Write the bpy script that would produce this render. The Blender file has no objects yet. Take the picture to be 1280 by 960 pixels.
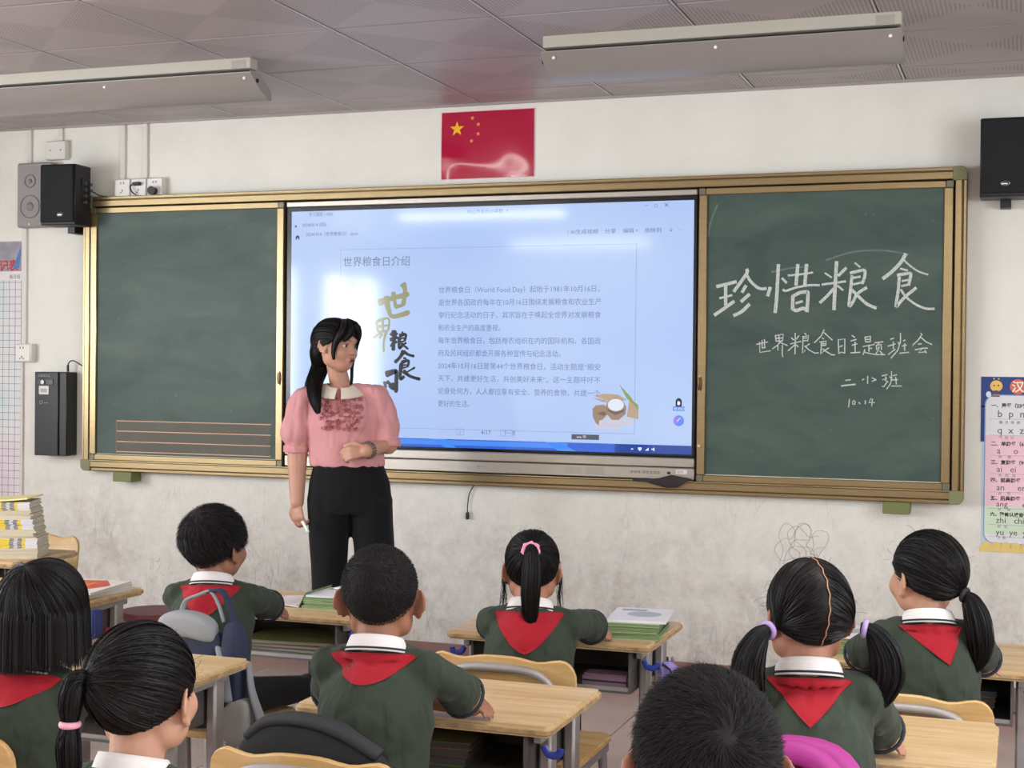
import bpy, bmesh, math, random
import numpy as np
from mathutils import Vector, Matrix, noise as mnoise
from mathutils.bvhtree import BVHTree
random.seed(7); RNG = np.random.default_rng(7)
S = bpy.context.scene; COL = S.collection
R = math.radians; PI = math.pi

# ------------------------------------------------------------------ camera
cd = bpy.data.cameras.new('camera'); cam = bpy.data.objects.new('camera', cd); COL.objects.link(cam)
F_PX = 1813.1; yaw, pitch, roll = 0.34019, -0.011136, 0.0099999
fw = Vector((-math.sin(yaw)*math.cos(pitch), math.cos(yaw)*math.cos(pitch), math.sin(pitch)))
rt = Vector((math.cos(yaw), math.sin(yaw), 0)); up = rt.cross(fw)
r2 = rt*math.cos(roll)+up*math.sin(roll); u2 = -rt*math.sin(roll)+up*math.cos(roll)
cam.matrix_world = Matrix(((r2.x, u2.x, -fw.x, 1.7789), (r2.y, u2.y, -fw.y, -5.9705), (r2.z, u2.z, -fw.z, 1.32), (0, 0, 0, 1)))
cd.sensor_width = 36; cd.lens = F_PX/1280*36; cd.clip_start = 0.05
S.camera = cam
# ------------------------------------------------------------------ world, lights, exposure
S.view_settings.view_transform = 'Standard'; S.view_settings.look = 'None'
S.view_settings.exposure = 1.12; S.view_settings.gamma = 1.0; S.view_settings.use_curve_mapping = False
W = bpy.data.worlds.new('overcast_sky'); S.world = W; W.use_nodes = True
W.node_tree.nodes['Background'].inputs[0].default_value = (0.80, 0.88, 1.0, 1)
W.node_tree.nodes['Background'].inputs[1].default_value = 1.0
ROOM = (-4.1, 3.9, -8.4, 0.0); CEIL = 2.484
def area(name, loc, rot, sx, sy, power, col=(1, 1, 1)):
    l = bpy.data.lights.new(name, 'AREA'); l.shape = 'RECTANGLE'; l.size = sx; l.size_y = sy; l.energy = power; l.color = col
    o = bpy.data.objects.new(name, l); COL.objects.link(o); o.location = loc; o.rotation_euler = rot
    return o
# daylight through the windows of the left and right walls
WIN_Y = [-6.4, -4.7, -3.0]; WIN_Z = (0.95, 2.2); WIN_W = 1.25
for wy in WIN_Y:
    area('window_daylight', (-4.2, wy, 1.58), (0, R(-90), 0), 1.25, 1.25, 52, (0.93, 0.97, 1.0))
    area('window_daylight', (4.0, wy, 1.58), (0, R(90), 0), 1.25, 1.25, 28, (0.93, 0.97, 1.0))
# two rows of ceiling tube lamps over the pupils, their fixtures are built below
TUBES = [(-1.7, -3.3), (1.7, -3.3), (-1.7, -5.6), (1.7, -5.6), (0.0, -7.4)]
for tx, ty in TUBES:
    area('tube_light', (tx, ty, 2.34), (0, 0, 0), 1.2, 0.16, 9, (1.0, 0.985, 0.93))

# ------------------------------------------------------------------ materials
MATS = {}
def nt(name):
    m = bpy.data.materials.new(name); m.use_nodes = True
    t = m.node_tree; b = t.nodes['Principled BSDF']
    return m, t, b
def N(t, kind, **kw):
    n = t.nodes.new(kind)
    for k, v in kw.items():
        if k in n.inputs: n.inputs[k].default_value = v
        else: setattr(n, k, v)
    return n
def srgb(c):
    if isinstance(c, str):
        c = tuple(int(c[i:i+2], 16)/255 for i in (0, 2, 4))
    return tuple(((x+0.055)/1.055)**2.4 if x > 0.04045 else x/12.92 for x in c)+(1,)
def mat(name, col, rough=0.6, metal=0.0, var=0.0, vscale=8, bump=0.0, bscale=60, spec=0.5, sheen=0.0, coat=0.0, stretch=None, sss=0.0, emit=0.0, trans=0.0, alpha=None):
    """one procedural surface: colour with noise variation, noise relief"""
    if name in MATS: return MATS[name]
    m, t, b = nt(name); c = srgb(col)
    b.inputs['Base Color'].default_value = c; b.inputs['Roughness'].default_value = rough
    b.inputs['Metallic'].default_value = metal; b.inputs['Specular IOR Level'].default_value = spec
    if sheen: b.inputs['Sheen Weight'].default_value = sheen; b.inputs['Sheen Roughness'].default_value = 0.5
    if coat: b.inputs['Coat Weight'].default_value = coat; b.inputs['Coat Roughness'].default_value = 0.05
    if sss:
        b.inputs['Subsurface Weight'].default_value = sss; b.inputs['Subsurface Radius'].default_value = (0.02, 0.008, 0.004); b.inputs['Subsurface Scale'].default_value = 0.5
    if emit: b.inputs['Emission Color'].default_value = c; b.inputs['Emission Strength'].default_value = emit
    if trans: b.inputs['Transmission Weight'].default_value = trans
    if var or bump:
        tc = N(t, 'ShaderNodeTexCoord'); mp = N(t, 'ShaderNodeMapping'); t.links.new(tc.outputs['Object'], mp.inputs[0])
        if stretch: mp.inputs['Scale'].default_value = stretch
    if var:
        n = N(t, 'ShaderNodeTexNoise', Scale=vscale, Detail=6.0); t.links.new(mp.outputs[0], n.inputs['Vector'])
        mx = N(t, 'ShaderNodeMix', data_type='RGBA')
        mx.inputs[6].default_value = tuple(x*(1-var) for x in c[:3])+(1,); mx.inputs[7].default_value = tuple(min(1, x*(1+var)) for x in c[:3])+(1,)
        cr = N(t, 'ShaderNodeMapRange'); cr.inputs[1].default_value = .3; cr.inputs[2].default_value = .7
        t.links.new(n.outputs[0], cr.inputs[0]); t.links.new(cr.outputs[0], mx.inputs[0]); t.links.new(mx.outputs[2], b.inputs['Base Color'])
    if bump:
        n2 = N(t, 'ShaderNodeTexNoise', Scale=bscale, Detail=4.0); t.links.new(mp.outputs[0], n2.inputs['Vector'])
        bp = N(t, 'ShaderNodeBump', Strength=min(1, bump), Distance=0.002); t.links.new(n2.outputs[0], bp.inputs['Height']); t.links.new(bp.outputs[0], b.inputs['Normal'])
    MATS[name] = m
    return m

# wall paint: white above, scuffed and grey towards the desks
def wall_material():
    m, t, b = nt('wall_paint'); L = t.links.new
    g = N(t, 'ShaderNodeNewGeometry'); sp = N(t, 'ShaderNodeSeparateXYZ'); L(g.outputs['Position'], sp.inputs[0])
    n1 = N(t, 'ShaderNodeTexNoise', Scale=2.2, Detail=8.0, Roughness=.65); L(g.outputs['Position'], n1.inputs['Vector'])
    n2 = N(t, 'ShaderNodeTexNoise', Scale=11.0, Detail=9.0, Roughness=.8, Distortion=.3); L(g.outputs['Position'], n2.inputs['Vector'])
    # grime grows below the board
    mr = N(t, 'ShaderNodeMapRange'); mr.inputs[1].default_value = 1.0; mr.inputs[2].default_value = 0.35; L(sp.outputs[2], mr.inputs[0])
    c1 = N(t, 'ShaderNodeValToRGB'); c1.color_ramp.elements[0].position = .38; c1.color_ramp.elements[1].position = .66
    c1.color_ramp.elements[0].color = srgb('aea7a1'); c1.color_ramp.elements[1].color = srgb('dedad3'); L(n2.outputs[0], c1.inputs[0])
    c2 = N(t, 'ShaderNodeValToRGB'); c2.color_ramp.elements[0].position = .3; c2.color_ramp.elements[1].position = .6
    c2.color_ramp.elements[0].color = srgb('e6e5dc'); c2.color_ramp.elements[1].color = srgb('efeee6'); L(n1.outputs[0], c2.inputs[0])
    mul = N(t, 'ShaderNodeMath', operation='MULTIPLY'); L(mr.outputs[0], mul.inputs[0])
    mr2 = N(t, 'ShaderNodeMapRange'); mr2.inputs[1].default_value = .32; mr2.inputs[2].default_value = .62; mr2.inputs[3].default_value = .35; mr2.inputs[4].default_value = 1; L(n1.outputs[0], mr2.inputs[0]); L(mr2.outputs[0], mul.inputs[1])
    mx = N(t, 'ShaderNodeMix', data_type='RGBA'); L(mul.outputs[0], mx.inputs[0]); L(c2.outputs[0], mx.inputs[6]); L(c1.outputs[0], mx.inputs[7])
    # fine pencil scratches: thin lines of a stretched, warped noise
    fac = None
    for rot, sc, off in ((0.5, (60, 60, 9), 0), (-0.7, (80, 80, 12), 3.7), (1.4, (70, 70, 14), 8.1)):
        mp = N(t, 'ShaderNodeMapping'); mp.inputs['Scale'].default_value = sc; mp.inputs['Rotation'].default_value = (0, rot, 0); mp.inputs['Location'].default_value = (off, 0, off); L(g.outputs['Position'], mp.inputs[0])
        n = N(t, 'ShaderNodeTexNoise', Scale=.35, Detail=1.0, Distortion=.6); L(mp.outputs[0], n.inputs['Vector'])
        s = N(t, 'ShaderNodeMath', operation='SUBTRACT'); s.inputs[1].default_value = .5; L(n.outputs[0], s.inputs[0])
        a = N(t, 'ShaderNodeMath', operation='ABSOLUTE'); L(s.outputs[0], a.inputs[0])
        r = N(t, 'ShaderNodeMapRange'); r.inputs[1].default_value = .010; r.inputs[2].default_value = .0; L(a.outputs[0], r.inputs[0])
        if fac is None: fac = r.outputs[0]
        else:
            mm = N(t, 'ShaderNodeMath', operation='MAXIMUM'); L(fac, mm.inputs[0]); L(r.outputs[0], mm.inputs[1]); fac = mm.outputs[0]
    n4 = N(t, 'ShaderNodeTexNoise', Scale=3.5, Detail=3.0); L(g.outputs['Position'], n4.inputs['Vector'])
    g4 = N(t, 'ShaderNodeMapRange'); g4.inputs[1].default_value = .5; g4.inputs[2].default_value = .68; L(n4.outputs[0], g4.inputs[0])
    k = N(t, 'ShaderNodeMath', operation='MULTIPLY'); L(fac, k.inputs[0]); L(g4.outputs[0], k.inputs[1])
    k2 = N(t, 'ShaderNodeMath', operation='MULTIPLY'); L(k.outputs[0], k2.inputs[0]); L(mr.outputs[0], k2.inputs[1])
    k3 = N(t, 'ShaderNodeMath', operation='MULTIPLY'); L(k2.outputs[0], k3.inputs[0]); k3.inputs[1].default_value = .5
    mx2 = N(t, 'ShaderNodeMix', data_type='RGBA'); L(k3.outputs[0], mx2.inputs[0]); L(mx.outputs[2], mx2.inputs[6]); mx2.inputs[7].default_value = srgb('6b6566')
    L(mx2.outputs[2], b.inputs['Base Color']); b.inputs['Roughness'].default_value = .7
    bp = N(t, 'ShaderNodeBump', Strength=.25, Distance=.002); L(n2.outputs[0], bp.inputs['Height']); L(bp.outputs[0], b.inputs['Normal'])
    return m
def ceiling_material():
    """ceiling tile: plain and perforated triangles that meet in the middle of each tile"""
    m, t, b = nt('ceiling_tile'); L = t.links.new
    tc = N(t, 'ShaderNodeTexCoord'); sp = N(t, 'ShaderNodeSeparateXYZ'); L(tc.outputs['Object'], sp.inputs[0])
    ax = N(t, 'ShaderNodeMath', operation='ABSOLUTE'); ay = N(t, 'ShaderNodeMath', operation='ABSOLUTE'); L(sp.outputs[0], ax.inputs[0]); L(sp.outputs[1], ay.inputs[0])
    gt = N(t, 'ShaderNodeMath', operation='GREATER_THAN'); L(ax.outputs[0], gt.inputs[0]); L(ay.outputs[0], gt.inputs[1])
    acc = []
    for k in (0, 1):
        w = N(t, 'ShaderNodeMath', operation='MULTIPLY'); w.inputs[1].default_value = 2*PI/0.014; L(sp.outputs[k], w.inputs[0])
        s = N(t, 'ShaderNodeMath', operation='COSINE'); L(w.outputs[0], s.inputs[0]); acc.append(s)
    ad = N(t, 'ShaderNodeMath', operation='ADD'); L(acc[0].outputs[0], ad.inputs[0]); L(acc[1].outputs[0], ad.inputs[1])
    hole = N(t, 'ShaderNodeMapRange'); hole.inputs[1].default_value = .75; hole.inputs[2].default_value = 1.15; L(ad.outputs[0], hole.inputs[0])
    f = N(t, 'ShaderNodeMath', operation='MULTIPLY'); L(hole.outputs[0], f.inputs[0]); L(gt.outputs[0], f.inputs[1])
    n = N(t, 'ShaderNodeTexNoise', Scale=3.0, Detail=3.0); L(tc.outputs['Object'], n.inputs['Vector'])
    cr = N(t, 'ShaderNodeValToRGB'); cr.color_ramp.elements[0].color = srgb('a3999a'); cr.color_ramp.elements[1].color = srgb('ada3a2'); L(n.outputs[0], cr.inputs[0])
    mx = N(t, 'ShaderNodeMix', data_type='RGBA'); L(f.outputs[0], mx.inputs[0]); L(cr.outputs[0], mx.inputs[6]); mx.inputs[7].default_value = srgb('655c5e')
    L(mx.outputs[2], b.inputs['Base Color']); b.inputs['Roughness'].default_value = .42; b.inputs['Metallic'].default_value = .0
    bp = N(t, 'ShaderNodeBump', Strength=.4, Distance=.001); bp.invert = True; L(f.outputs[0], bp.inputs['Height']); L(bp.outputs[0], b.inputs['Normal'])
    return m
def wood_material(name, c0, c1, c2, axis=(1.2, 14, 14), rough=.45):
    m, t, b = nt(name); L = t.links.new
    tc = N(t, 'ShaderNodeTexCoord'); mp = N(t, 'ShaderNodeMapping'); mp.inputs['Scale'].default_value = axis; L(tc.outputs['Object'], mp.inputs[0])
    oi = N(t, 'ShaderNodeObjectInfo'); ml = N(t, 'ShaderNodeMath', operation='MULTIPLY'); ml.inputs[1].default_value = 20; L(oi.outputs['Random'], ml.inputs[0])
    cb = N(t, 'ShaderNodeCombineXYZ'); L(ml.outputs[0], cb.inputs[0]); L(ml.outputs[0], cb.inputs[1]); L(cb.outputs[0], mp.inputs['Location'])
    n = N(t, 'ShaderNodeTexNoise', Scale=2.2, Detail=8.0, Roughness=.6, Distortion=.5); L(mp.outputs[0], n.inputs['Vector'])
    cr = N(t, 'ShaderNodeValToRGB'); e = cr.color_ramp.elements; e[0].position = .3; e[0].color = srgb(c0); e[1].position = .7; e[1].color = srgb(c2)
    k = e.new(.5); k.color = srgb(c1); L(n.outputs[0], cr.inputs[0])
    n3 = N(t, 'ShaderNodeTexNoise', Scale=45.0, Detail=4.0); L(tc.outputs['Object'], n3.inputs['Vector'])
    r3 = N(t, 'ShaderNodeMapRange'); r3.inputs[1].default_value = .6; r3.inputs[2].default_value = .8; r3.inputs[4].default_value = .25; L(n3.outputs[0], r3.inputs[0])
    mx = N(t, 'ShaderNodeMix', data_type='RGBA'); L(r3.outputs[0], mx.inputs[0]); L(cr.outputs[0], mx.inputs[6]); mx.inputs[7].default_value = srgb('7a5a3c')
    L(mx.outputs[2], b.inputs['Base Color']); b.inputs['Roughness'].default_value = rough
    bp = N(t, 'ShaderNodeBump', Strength=.15, Distance=.001); L(n.outputs[0], bp.inputs['Height']); L(bp.outputs[0], b.inputs['Normal'])
    return m
def chalkboard_material():
    m, t, b = nt('green_chalkboard'); L = t.links.new
    g = N(t, 'ShaderNodeNewGeometry'); mp = N(t, 'ShaderNodeMapping'); mp.inputs['Scale'].default_value = (1, 1, 2.6); L(g.outputs['Position'], mp.inputs[0])
    n = N(t, 'ShaderNodeTexNoise', Scale=2.0, Detail=7.0, Roughness=.6, Distortion=.8); L(mp.outputs[0], n.inputs['Vector'])
    cr = N(t, 'ShaderNodeValToRGB'); e = cr.color_ramp.elements; e[0].position = .3; e[0].color = srgb('384c47'); e[1].position = .75; e[1].color = srgb('55665e'); L(n.outputs[0], cr.inputs[0])
    n2 = N(t, 'ShaderNodeTexNoise', Scale=60.0, Detail=3.0); L(g.outputs['Position'], n2.inputs['Vector'])
    r2_ = N(t, 'ShaderNodeMapRange'); r2_.inputs[1].default_value = .72; r2_.inputs[2].default_value = .8; r2_.inputs[4].default_value = .35; L(n2.outputs[0], r2_.inputs[0])
    mx = N(t, 'ShaderNodeMix', data_type='RGBA'); L(r2_.outputs[0], mx.inputs[0]); L(cr.outputs[0], mx.inputs[6]); mx.inputs[7].default_value = srgb('9fb0a6')
    L(mx.outputs[2], b.inputs['Base Color']); b.inputs['Roughness'].default_value = .5; b.inputs['Specular IOR Level'].default_value = .35
    return m
M_WALL = wall_material(); M_CEIL = ceiling_material(); M_BOARD = chalkboard_material()
M_WOOD = wood_material('desk_wood', 'b8976a', 'c9ab80', 'd6bd97')
M_PLY = wood_material('chair_plywood', 'b88f58', 'c8a36c', 'd3b383', axis=(2, 10, 12))
M_EDGE = mat('worn_wood_edge', 'a98d66', .6, var=.4, vscale=40)
M_TILE = mat('floor_tile', 'b0968e', .2, var=.07, vscale=5)
M_GROUT = mat('grout', '5f4e4a', .8)
M_STEEL = mat('grey_painted_steel', '9a9491', .45, metal=.3, var=.12, vscale=20)
M_GOLD = mat('champagne_aluminium', 'a08c68', .30, metal=.75, var=.06, vscale=3, stretch=(1, 1, 30))
M_GOLD_D = mat('champagne_groove', '6f5f3c', .4, metal=.7)
M_OLIVE = mat('olive_plastic', '7f8058', .5)
M_DARK = mat('black_gap', '12100f', .6)
M_BLACKP = mat('black_plastic', '16171a', .45, bump=.15, bscale=300)
M_WHITEP = mat('white_plastic', 'e4e0da', .4)
M_WHITE = mat('white_paper', 'efedea', .7)

# ------------------------------------------------------------------ geometry helpers
ORG = {}
class MB:
    def __init__(s): s.v = []; s.f = []; s.mi = []
    def add(s, v, f, mi=0):
        o = len(s.v); s.v += [tuple(p) for p in v]; s.f += [tuple(i+o for i in q) for q in f]; s.mi += [mi]*len(f); return s
    def box(s, x0, x1, y0, y1, z0, z1, bev=0, rot=None, piv=None, mi=0, seg=1):
        bm = bmesh.new(); bmesh.ops.create_cube(bm, size=1)
        for v in bm.verts: v.co = Vector(((x0+x1)/2+v.co.x*(x1-x0), (y0+y1)/2+v.co.y*(y1-y0), (z0+z1)/2+v.co.z*(z1-z0)))
        if bev: bmesh.ops.bevel(bm, geom=bm.edges[:], offset=bev, segments=seg, affect='EDGES', clamp_overlap=True)
        return s.bm(bm, rot, piv or Vector(((x0+x1)/2, (y0+y1)/2, (z0+z1)/2)), mi)
    def bm(s, bm, rot=None, piv=None, mi=0):
        bm.verts.index_update()
        vs = [v.co.copy() for v in bm.verts]
        if rot is not None: vs = [piv+rot@(v-piv) for v in vs]
        s.add(vs, [[v.index for v in f.verts] for f in bm.faces], mi); bm.free(); return s
    def loft(s, rings, cap=True, closed=False, mi=0):
        n = len(rings[0]); v = [p for r in rings for p in r]; f = []
        m = len(rings)
        for i in range(m if closed else m-1):
            a = i*n; b = ((i+1) % m)*n
            for j in range(n): f.append((a+j, a+(j+1) % n, b+(j+1) % n, b+j))
        if cap and not closed: f.append(tuple(range(n))[::-1]); f.append(tuple((m-1)*n+j for j in range(n)))
        return s.add(v, f, mi)
    def tube(s, pts, r, n=8, closed=False, flat=1.0, mi=0, cap=True):
        P = [Vector(p) for p in pts]; m = len(P); rs = r if hasattr(r, '__len__') else [r]*m
        rings = []; prev = None
        for i in range(m):
            a = P[(i-1) % m] if (i or closed) else P[0]; b = P[(i+1) % m] if (i < m-1 or closed) else P[-1]
            tg = (b-a).normalized() if (b-a).length > 1e-9 else Vector((0, 0, 1))
            if prev is None:
                h = Vector((0, 0, 1)) if abs(tg.z) < .9 else Vector((1, 0, 0)); nx = tg.cross(h).normalized()
            else: nx = (prev-tg*prev.dot(tg)).normalized()
            prev = nx; ny = tg.cross(nx)
            rings.append([P[i]+(nx*math.cos(2*PI*k/n)+ny*math.sin(2*PI*k/n)*flat)*rs[i] for k in range(n)])
        return s.loft(rings, cap, closed, mi)
    def cyl(s, c, axis, r, h, n=20, r2=None, mi=0):
        c = Vector(c); ax = {'x': Vector((1, 0, 0)), 'y': Vector((0, 1, 0)), 'z': Vector((0, 0, 1))}[axis] if isinstance(axis, str) else Vector(axis).normalized()
        return s.tube([c-ax*h/2, c+ax*h/2], [r, r if r2 is None else r2], n, mi=mi)
    def ell(s, c, r, n=14, m=10, rot=None, mi=0):
        c = Vector(c); v = [Vector((0, 0, -r[2]))]; f = []
        for i in range(1, m):
            th = -PI/2+PI*i/m
            for j in range(n): v.append(Vector((r[0]*math.cos(th)*math.cos(2*PI*j/n), r[1]*math.cos(th)*math.sin(2*PI*j/n), r[2]*math.sin(th))))
        v.append(Vector((0, 0, r[2])))
        for j in range(n): f.append((0, 1+(j+1) % n, 1+j)); f.append((len(v)-1, 1+(m-2)*n+j, 1+(m-2)*n+(j+1) % n))
        for i in range(m-2):
            for j in range(n): a = 1+i*n; b = a+n; f.append((a+j, a+(j+1) % n, b+(j+1) % n, b+j))
        if rot is not None: v = [rot@p for p in v]
        return s.add([c+p for p in v], f, mi)
    def prism(s, outline, axis, a, b, bev=0, mi=0, seg=1):
        """outline: 2D points in the plane across the axis, extruded from a to b"""
        def P(u, w, h): return {'x': (h, u, w), 'y': (u, h, w), 'z': (u, w, h)}[axis]
        bm = bmesh.new(); lo = [bm.verts.new(P(u, w, a)) for u, w in outline]; hi = [bm.verts.new(P(u, w, b)) for u, w in outline]
        n = len(outline); bm.faces.new(lo[::-1]); bm.faces.new(hi)
        for i in range(n): bm.faces.new((lo[i], lo[(i+1) % n], hi[(i+1) % n], hi[i]))
        bmesh.ops.recalc_face_normals(bm, faces=bm.faces[:])
        if bev:
            ed = [e for e in bm.edges if len(e.link_faces) == 2 and e.calc_face_angle(0) > .5]
            bmesh.ops.bevel(bm, geom=ed, offset=bev, segments=seg, affect='EDGES', clamp_overlap=True)
        return s.bm(bm, None, None, mi)
    def mesh(s, name, mats, smooth=False, org=None, recalc=True):
        me = bpy.data.meshes.new(name); o = org or Vector((0, 0, 0))
        me.from_pydata([(p[0]-o.x, p[1]-o.y, p[2]-o.z) for p in s.v], [], s.f)
        for m in (mats if isinstance(mats, (list, tuple)) else [mats]): me.materials.append(m)
        if any(s.mi): me.polygons.foreach_set('material_index', s.mi)
        if recalc:
            b = bmesh.new(); b.from_mesh(me); bmesh.ops.recalc_face_normals(b, faces=b.faces[:]); b.to_mesh(me); b.free()
        if smooth == 'auto':
            me.polygons.foreach_set('use_smooth', [True]*len(me.polygons)); me.set_sharp_from_angle(angle=R(40))
        elif smooth: me.polygons.foreach_set('use_smooth', [True]*len(me.polygons))
        return me
    def build(s, name, mats, parent=None, smooth='auto', recalc=True):
        org = ORG.get(parent.name, Vector((0, 0, 0))) if parent else Vector((0, 0, 0))
        o = bpy.data.objects.new(name, s.mesh(name, mats, smooth, org, recalc)); COL.objects.link(o)
        if parent: o.parent = parent; ORG[o.name] = org
        return o
def thing(name, label, cat, loc=(0, 0, 0), rz=0, group=None, kind=None):
    o = bpy.data.objects.new(name, None); COL.objects.link(o); o.location = loc; o.rotation_euler = (0, 0, rz)
    o.empty_display_size = .1; ORG[o.name] = Vector(loc) if rz == 0 else Vector((0, 0, 0))
    if label: o['label'] = label
    if cat: o['category'] = cat
    if group: o['group'] = group
    if kind: o['kind'] = kind
    return o
def tag(o, label=None, cat=None, group=None, kind=None):
    if label: o['label'] = label
    if cat: o['category'] = cat
    if group: o['group'] = group
    if kind: o['kind'] = kind
    return o
def single(o, p):
    """give a top-level mesh an origin at p"""
    p = Vector(p); o.data.transform(Matrix.Translation(-p)); o.location = p; return o
def copy_tree(src, loc=None, rz=None, label=None, parent=None):
    c = src.copy(); COL.objects.link(c)
    if parent: c.parent = parent
    if loc is not None: c.location = loc
    if rz is not None: c.rotation_euler = (0, 0, rz)
    if label: c['label'] = label
    for ch in list(src.children): copy_tree(ch, parent=c)
    return c
def text_mesh(s, size, x, z, y, align='LEFT', bold=0.0, xs=1.0):
    """flat lettering facing the room (-y), lower left corner near (x, z); returns vertices and faces"""
    c = bpy.data.curves.new('t', 'FONT'); c.body = s; c.size = size; c.align_x = align; c.resolution_u = 2; c.offset = bold
    o = bpy.data.objects.new('t', c); COL.objects.link(o)
    me = bpy.data.meshes.new_from_object(o.evaluated_get(bpy.context.evaluated_depsgraph_get()))
    v = [(x+p.co.x*xs, y, z+p.co.y) for p in me.vertices]; f = [tuple(p.vertices) for p in me.polygons]
    bpy.data.objects.remove(o); bpy.data.curves.remove(c); bpy.data.meshes.remove(me)
    return v, f
def ribbon(mb, pts, w, y, taper=False, mi=0):
    """flat brush or chalk stroke in the plane y"""
    P = [Vector((p[0], 0, p[1])) for p in pts]; n = len(P); L = []; Rr = []
    for i in range(n):
        d = (P[min(i+1, n-1)]-P[max(i-1, 0)]).normalized(); nx = Vector((d.z, 0, -d.x))
        k = w/2*((1-.55*i/(n-1)) if taper else 1)
        L.append(P[i]+nx*k+(d*-k*.4 if i == 0 else d*k*.4 if i == n-1 else Vector())); Rr.append(P[i]-nx*k+(d*-k*.4 if i == 0 else d*k*.4 if i == n-1 else Vector()))
    v = [(p.x, y, p.z) for p in L+Rr]
    mb.add(v, [(i, i+1, n+i+1, n+i) for i in range(n-1)], mi)
def smooth_line(pts, k=4):
    P = [Vector(p) for p in pts]; n = len(P); out = []
    for i in range(n-1):
        p0, p1, p2, p3 = P[max(i-1, 0)], P[i], P[i+1], P[min(i+2, n-1)]
        for j in range(k):
            t = j/k; out.append(.5*((2*p1)+(p2-p0)*t+(2*p0-5*p1+4*p2-p3)*t*t+(3*p1-p0-3*p2+p3)*t**3))
    out.append(P[-1]); return out

# ------------------------------------------------------------------ the room
X0, X1, Y0, Y1 = ROOM
def setting(name, mb, m): return tag(mb.build(name, m), kind='structure')
setting('wall_front', MB().box(X0-.2, X1+.2, 0, .2, -.1, 3.0), M_WALL)
setting('wall_back', MB().box(X0-.2, X1+.2, Y0-.2, Y0, -.1, 3.0), M_WALL)
def side_wall(name, xa, xb):
    mb = MB(); ys = [Y0]
    for wy in sorted(WIN_Y):
        mb.box(xa, xb, ys[-1], wy-WIN_W/2, -.1, 3.0); mb.box(xa, xb, wy-WIN_W/2, wy+WIN_W/2, -.1, WIN_Z[0]); mb.box(xa, xb, wy-WIN_W/2, wy+WIN_W/2, WIN_Z[1], 3.0); ys.append(wy+WIN_W/2)
    mb.box(xa, xb, ys[-1], Y1, -.1, 3.0)
    setting(name, mb, M_WALL)
side_wall('wall_left', X0-.2, X0); side_wall('wall_right', X1, X1+.2)
M_WFRAME = mat('window_frame_white', 'dcdcd8', .5)
M_GLASS, t_, b_ = nt('window_glass'); g_ = N(t_, 'ShaderNodeBsdfGlossy', Roughness=.02); tr_ = N(t_, 'ShaderNodeBsdfTransparent'); ms_ = N(t_, 'ShaderNodeMixShader'); ms_.inputs[0].default_value = .06
t_.links.new(tr_.outputs[0], ms_.inputs[1]); t_.links.new(g_.outputs[0], ms_.inputs[2]); t_.links.new(ms_.outputs[0], t_.nodes['Material Output'].inputs[0])
k = 0
for xs in (X0-.06, X1+.06):
    for wy in WIN_Y:
        k += 1; w = thing('window_%d' % k, None, None, (xs, wy, WIN_Z[0]), kind='structure')
        fr = MB(); z0, z1 = WIN_Z; a, b = wy-WIN_W/2, wy+WIN_W/2
        for q in ((a, a+.05, z0, z1), (b-.05, b, z0, z1), (a, b, z0, z0+.05), (a, b, z1-.05, z1), (wy-.03, wy+.03, z0, z1)): fr.box(xs-.03, xs+.03, *q)
        fr.build('window_frame', M_WFRAME, w)
        for p0, p1 in ((a+.05, wy-.03), (wy+.03, b-.05)): MB().box(xs-.003, xs+.003, p0, p1, z0+.05, z1-.05).build('glass_pane', M_GLASS, w)
# floor: one tile, shared by every copy, laid on dark grout
setting('grout_bed', MB().box(X0-.2, X1+.2, Y0-.2, .2, -.12, -.004), M_GROUT).name = 'floor'
floor = bpy.data.objects['floor']
TS = .2874; TX, TY = 0.388, -.622
tm = MB().box(-TS/2+.0015, TS/2-.0015, -TS/2+.0015, TS/2-.0015, -.012, 0, bev=.0012).mesh('floor_tile', M_TILE)
ix0 = math.floor((X0-TX)/TS); far = MB(); nt_ = 0; cells = []
for i in range(ix0, ix0+30):
    for j in range(-3, 28):
        cx, cy = TX+(i+.5)*TS, TY-(j+.5)*TS
        if cx-TS/2 < X0-.1 or cx+TS/2 > X1+.15 or cy+TS/2 > .15 or cy-TS/2 < Y0-.15: continue
        cells.append((math.hypot(cx+.2, cy+2.2), cx, cy))
cells.sort()
for q, (d, cx, cy) in enumerate(cells):
    if q < 290:
        o = bpy.data.objects.new('floor_tile', tm); COL.objects.link(o); o.parent = floor; o.location = (cx, cy, 0)
        nt_ += 1
    else: far.box(cx-TS/2+.0015, cx+TS/2-.0015, cy-TS/2+.0015, cy+TS/2-.0015, -.012, 0)
tag(far.build('floor_tiles', M_TILE, floor), kind='stuff')
# ceiling: slab, tiles of 0.6 m in a grid of bars
setting('ceiling', MB().box(X0-.2, X1+.2, Y0-.2, .2, CEIL+.03, CEIL+.2), mat('ceiling_void', '6f6668', .9))
ceil = bpy.data.objects['ceiling']; GX, GY = -.4905, -.26
gx = [GX+.6*i for i in range(-6, 8)]; gx = [X0]+[g for g in gx if X0+.05 < g < X1-.05]+[X1]
gy = [0.0]+[GY-.6*j for j in range(0, 14) if GY-.6*j > Y0+.05]+[Y0]
ctm = MB().box(-.2945, .2945, -.2945, .2945, -.006, .012, bev=.005).mesh('ceiling_tile', M_CEIL)
for i in range(len(gx)-1):
    for j in range(len(gy)-1):
        wx = gx[i+1]-gx[i]; wy = gy[j]-gy[j+1]
        o = bpy.data.objects.new('ceiling_tile', ctm); COL.objects.link(o); o.parent = ceil
        # cut tiles keep the pattern of a whole one
        if wx < .599 or wy < .599:
            sx, sy = wx/.6, wy/.6; o.scale = (sx, sy, 1)
        o.location = ((gx[i]+gx[i+1])/2, (gy[j]+gy[j+1])/2, CEIL+random.uniform(0, .002))
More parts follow.
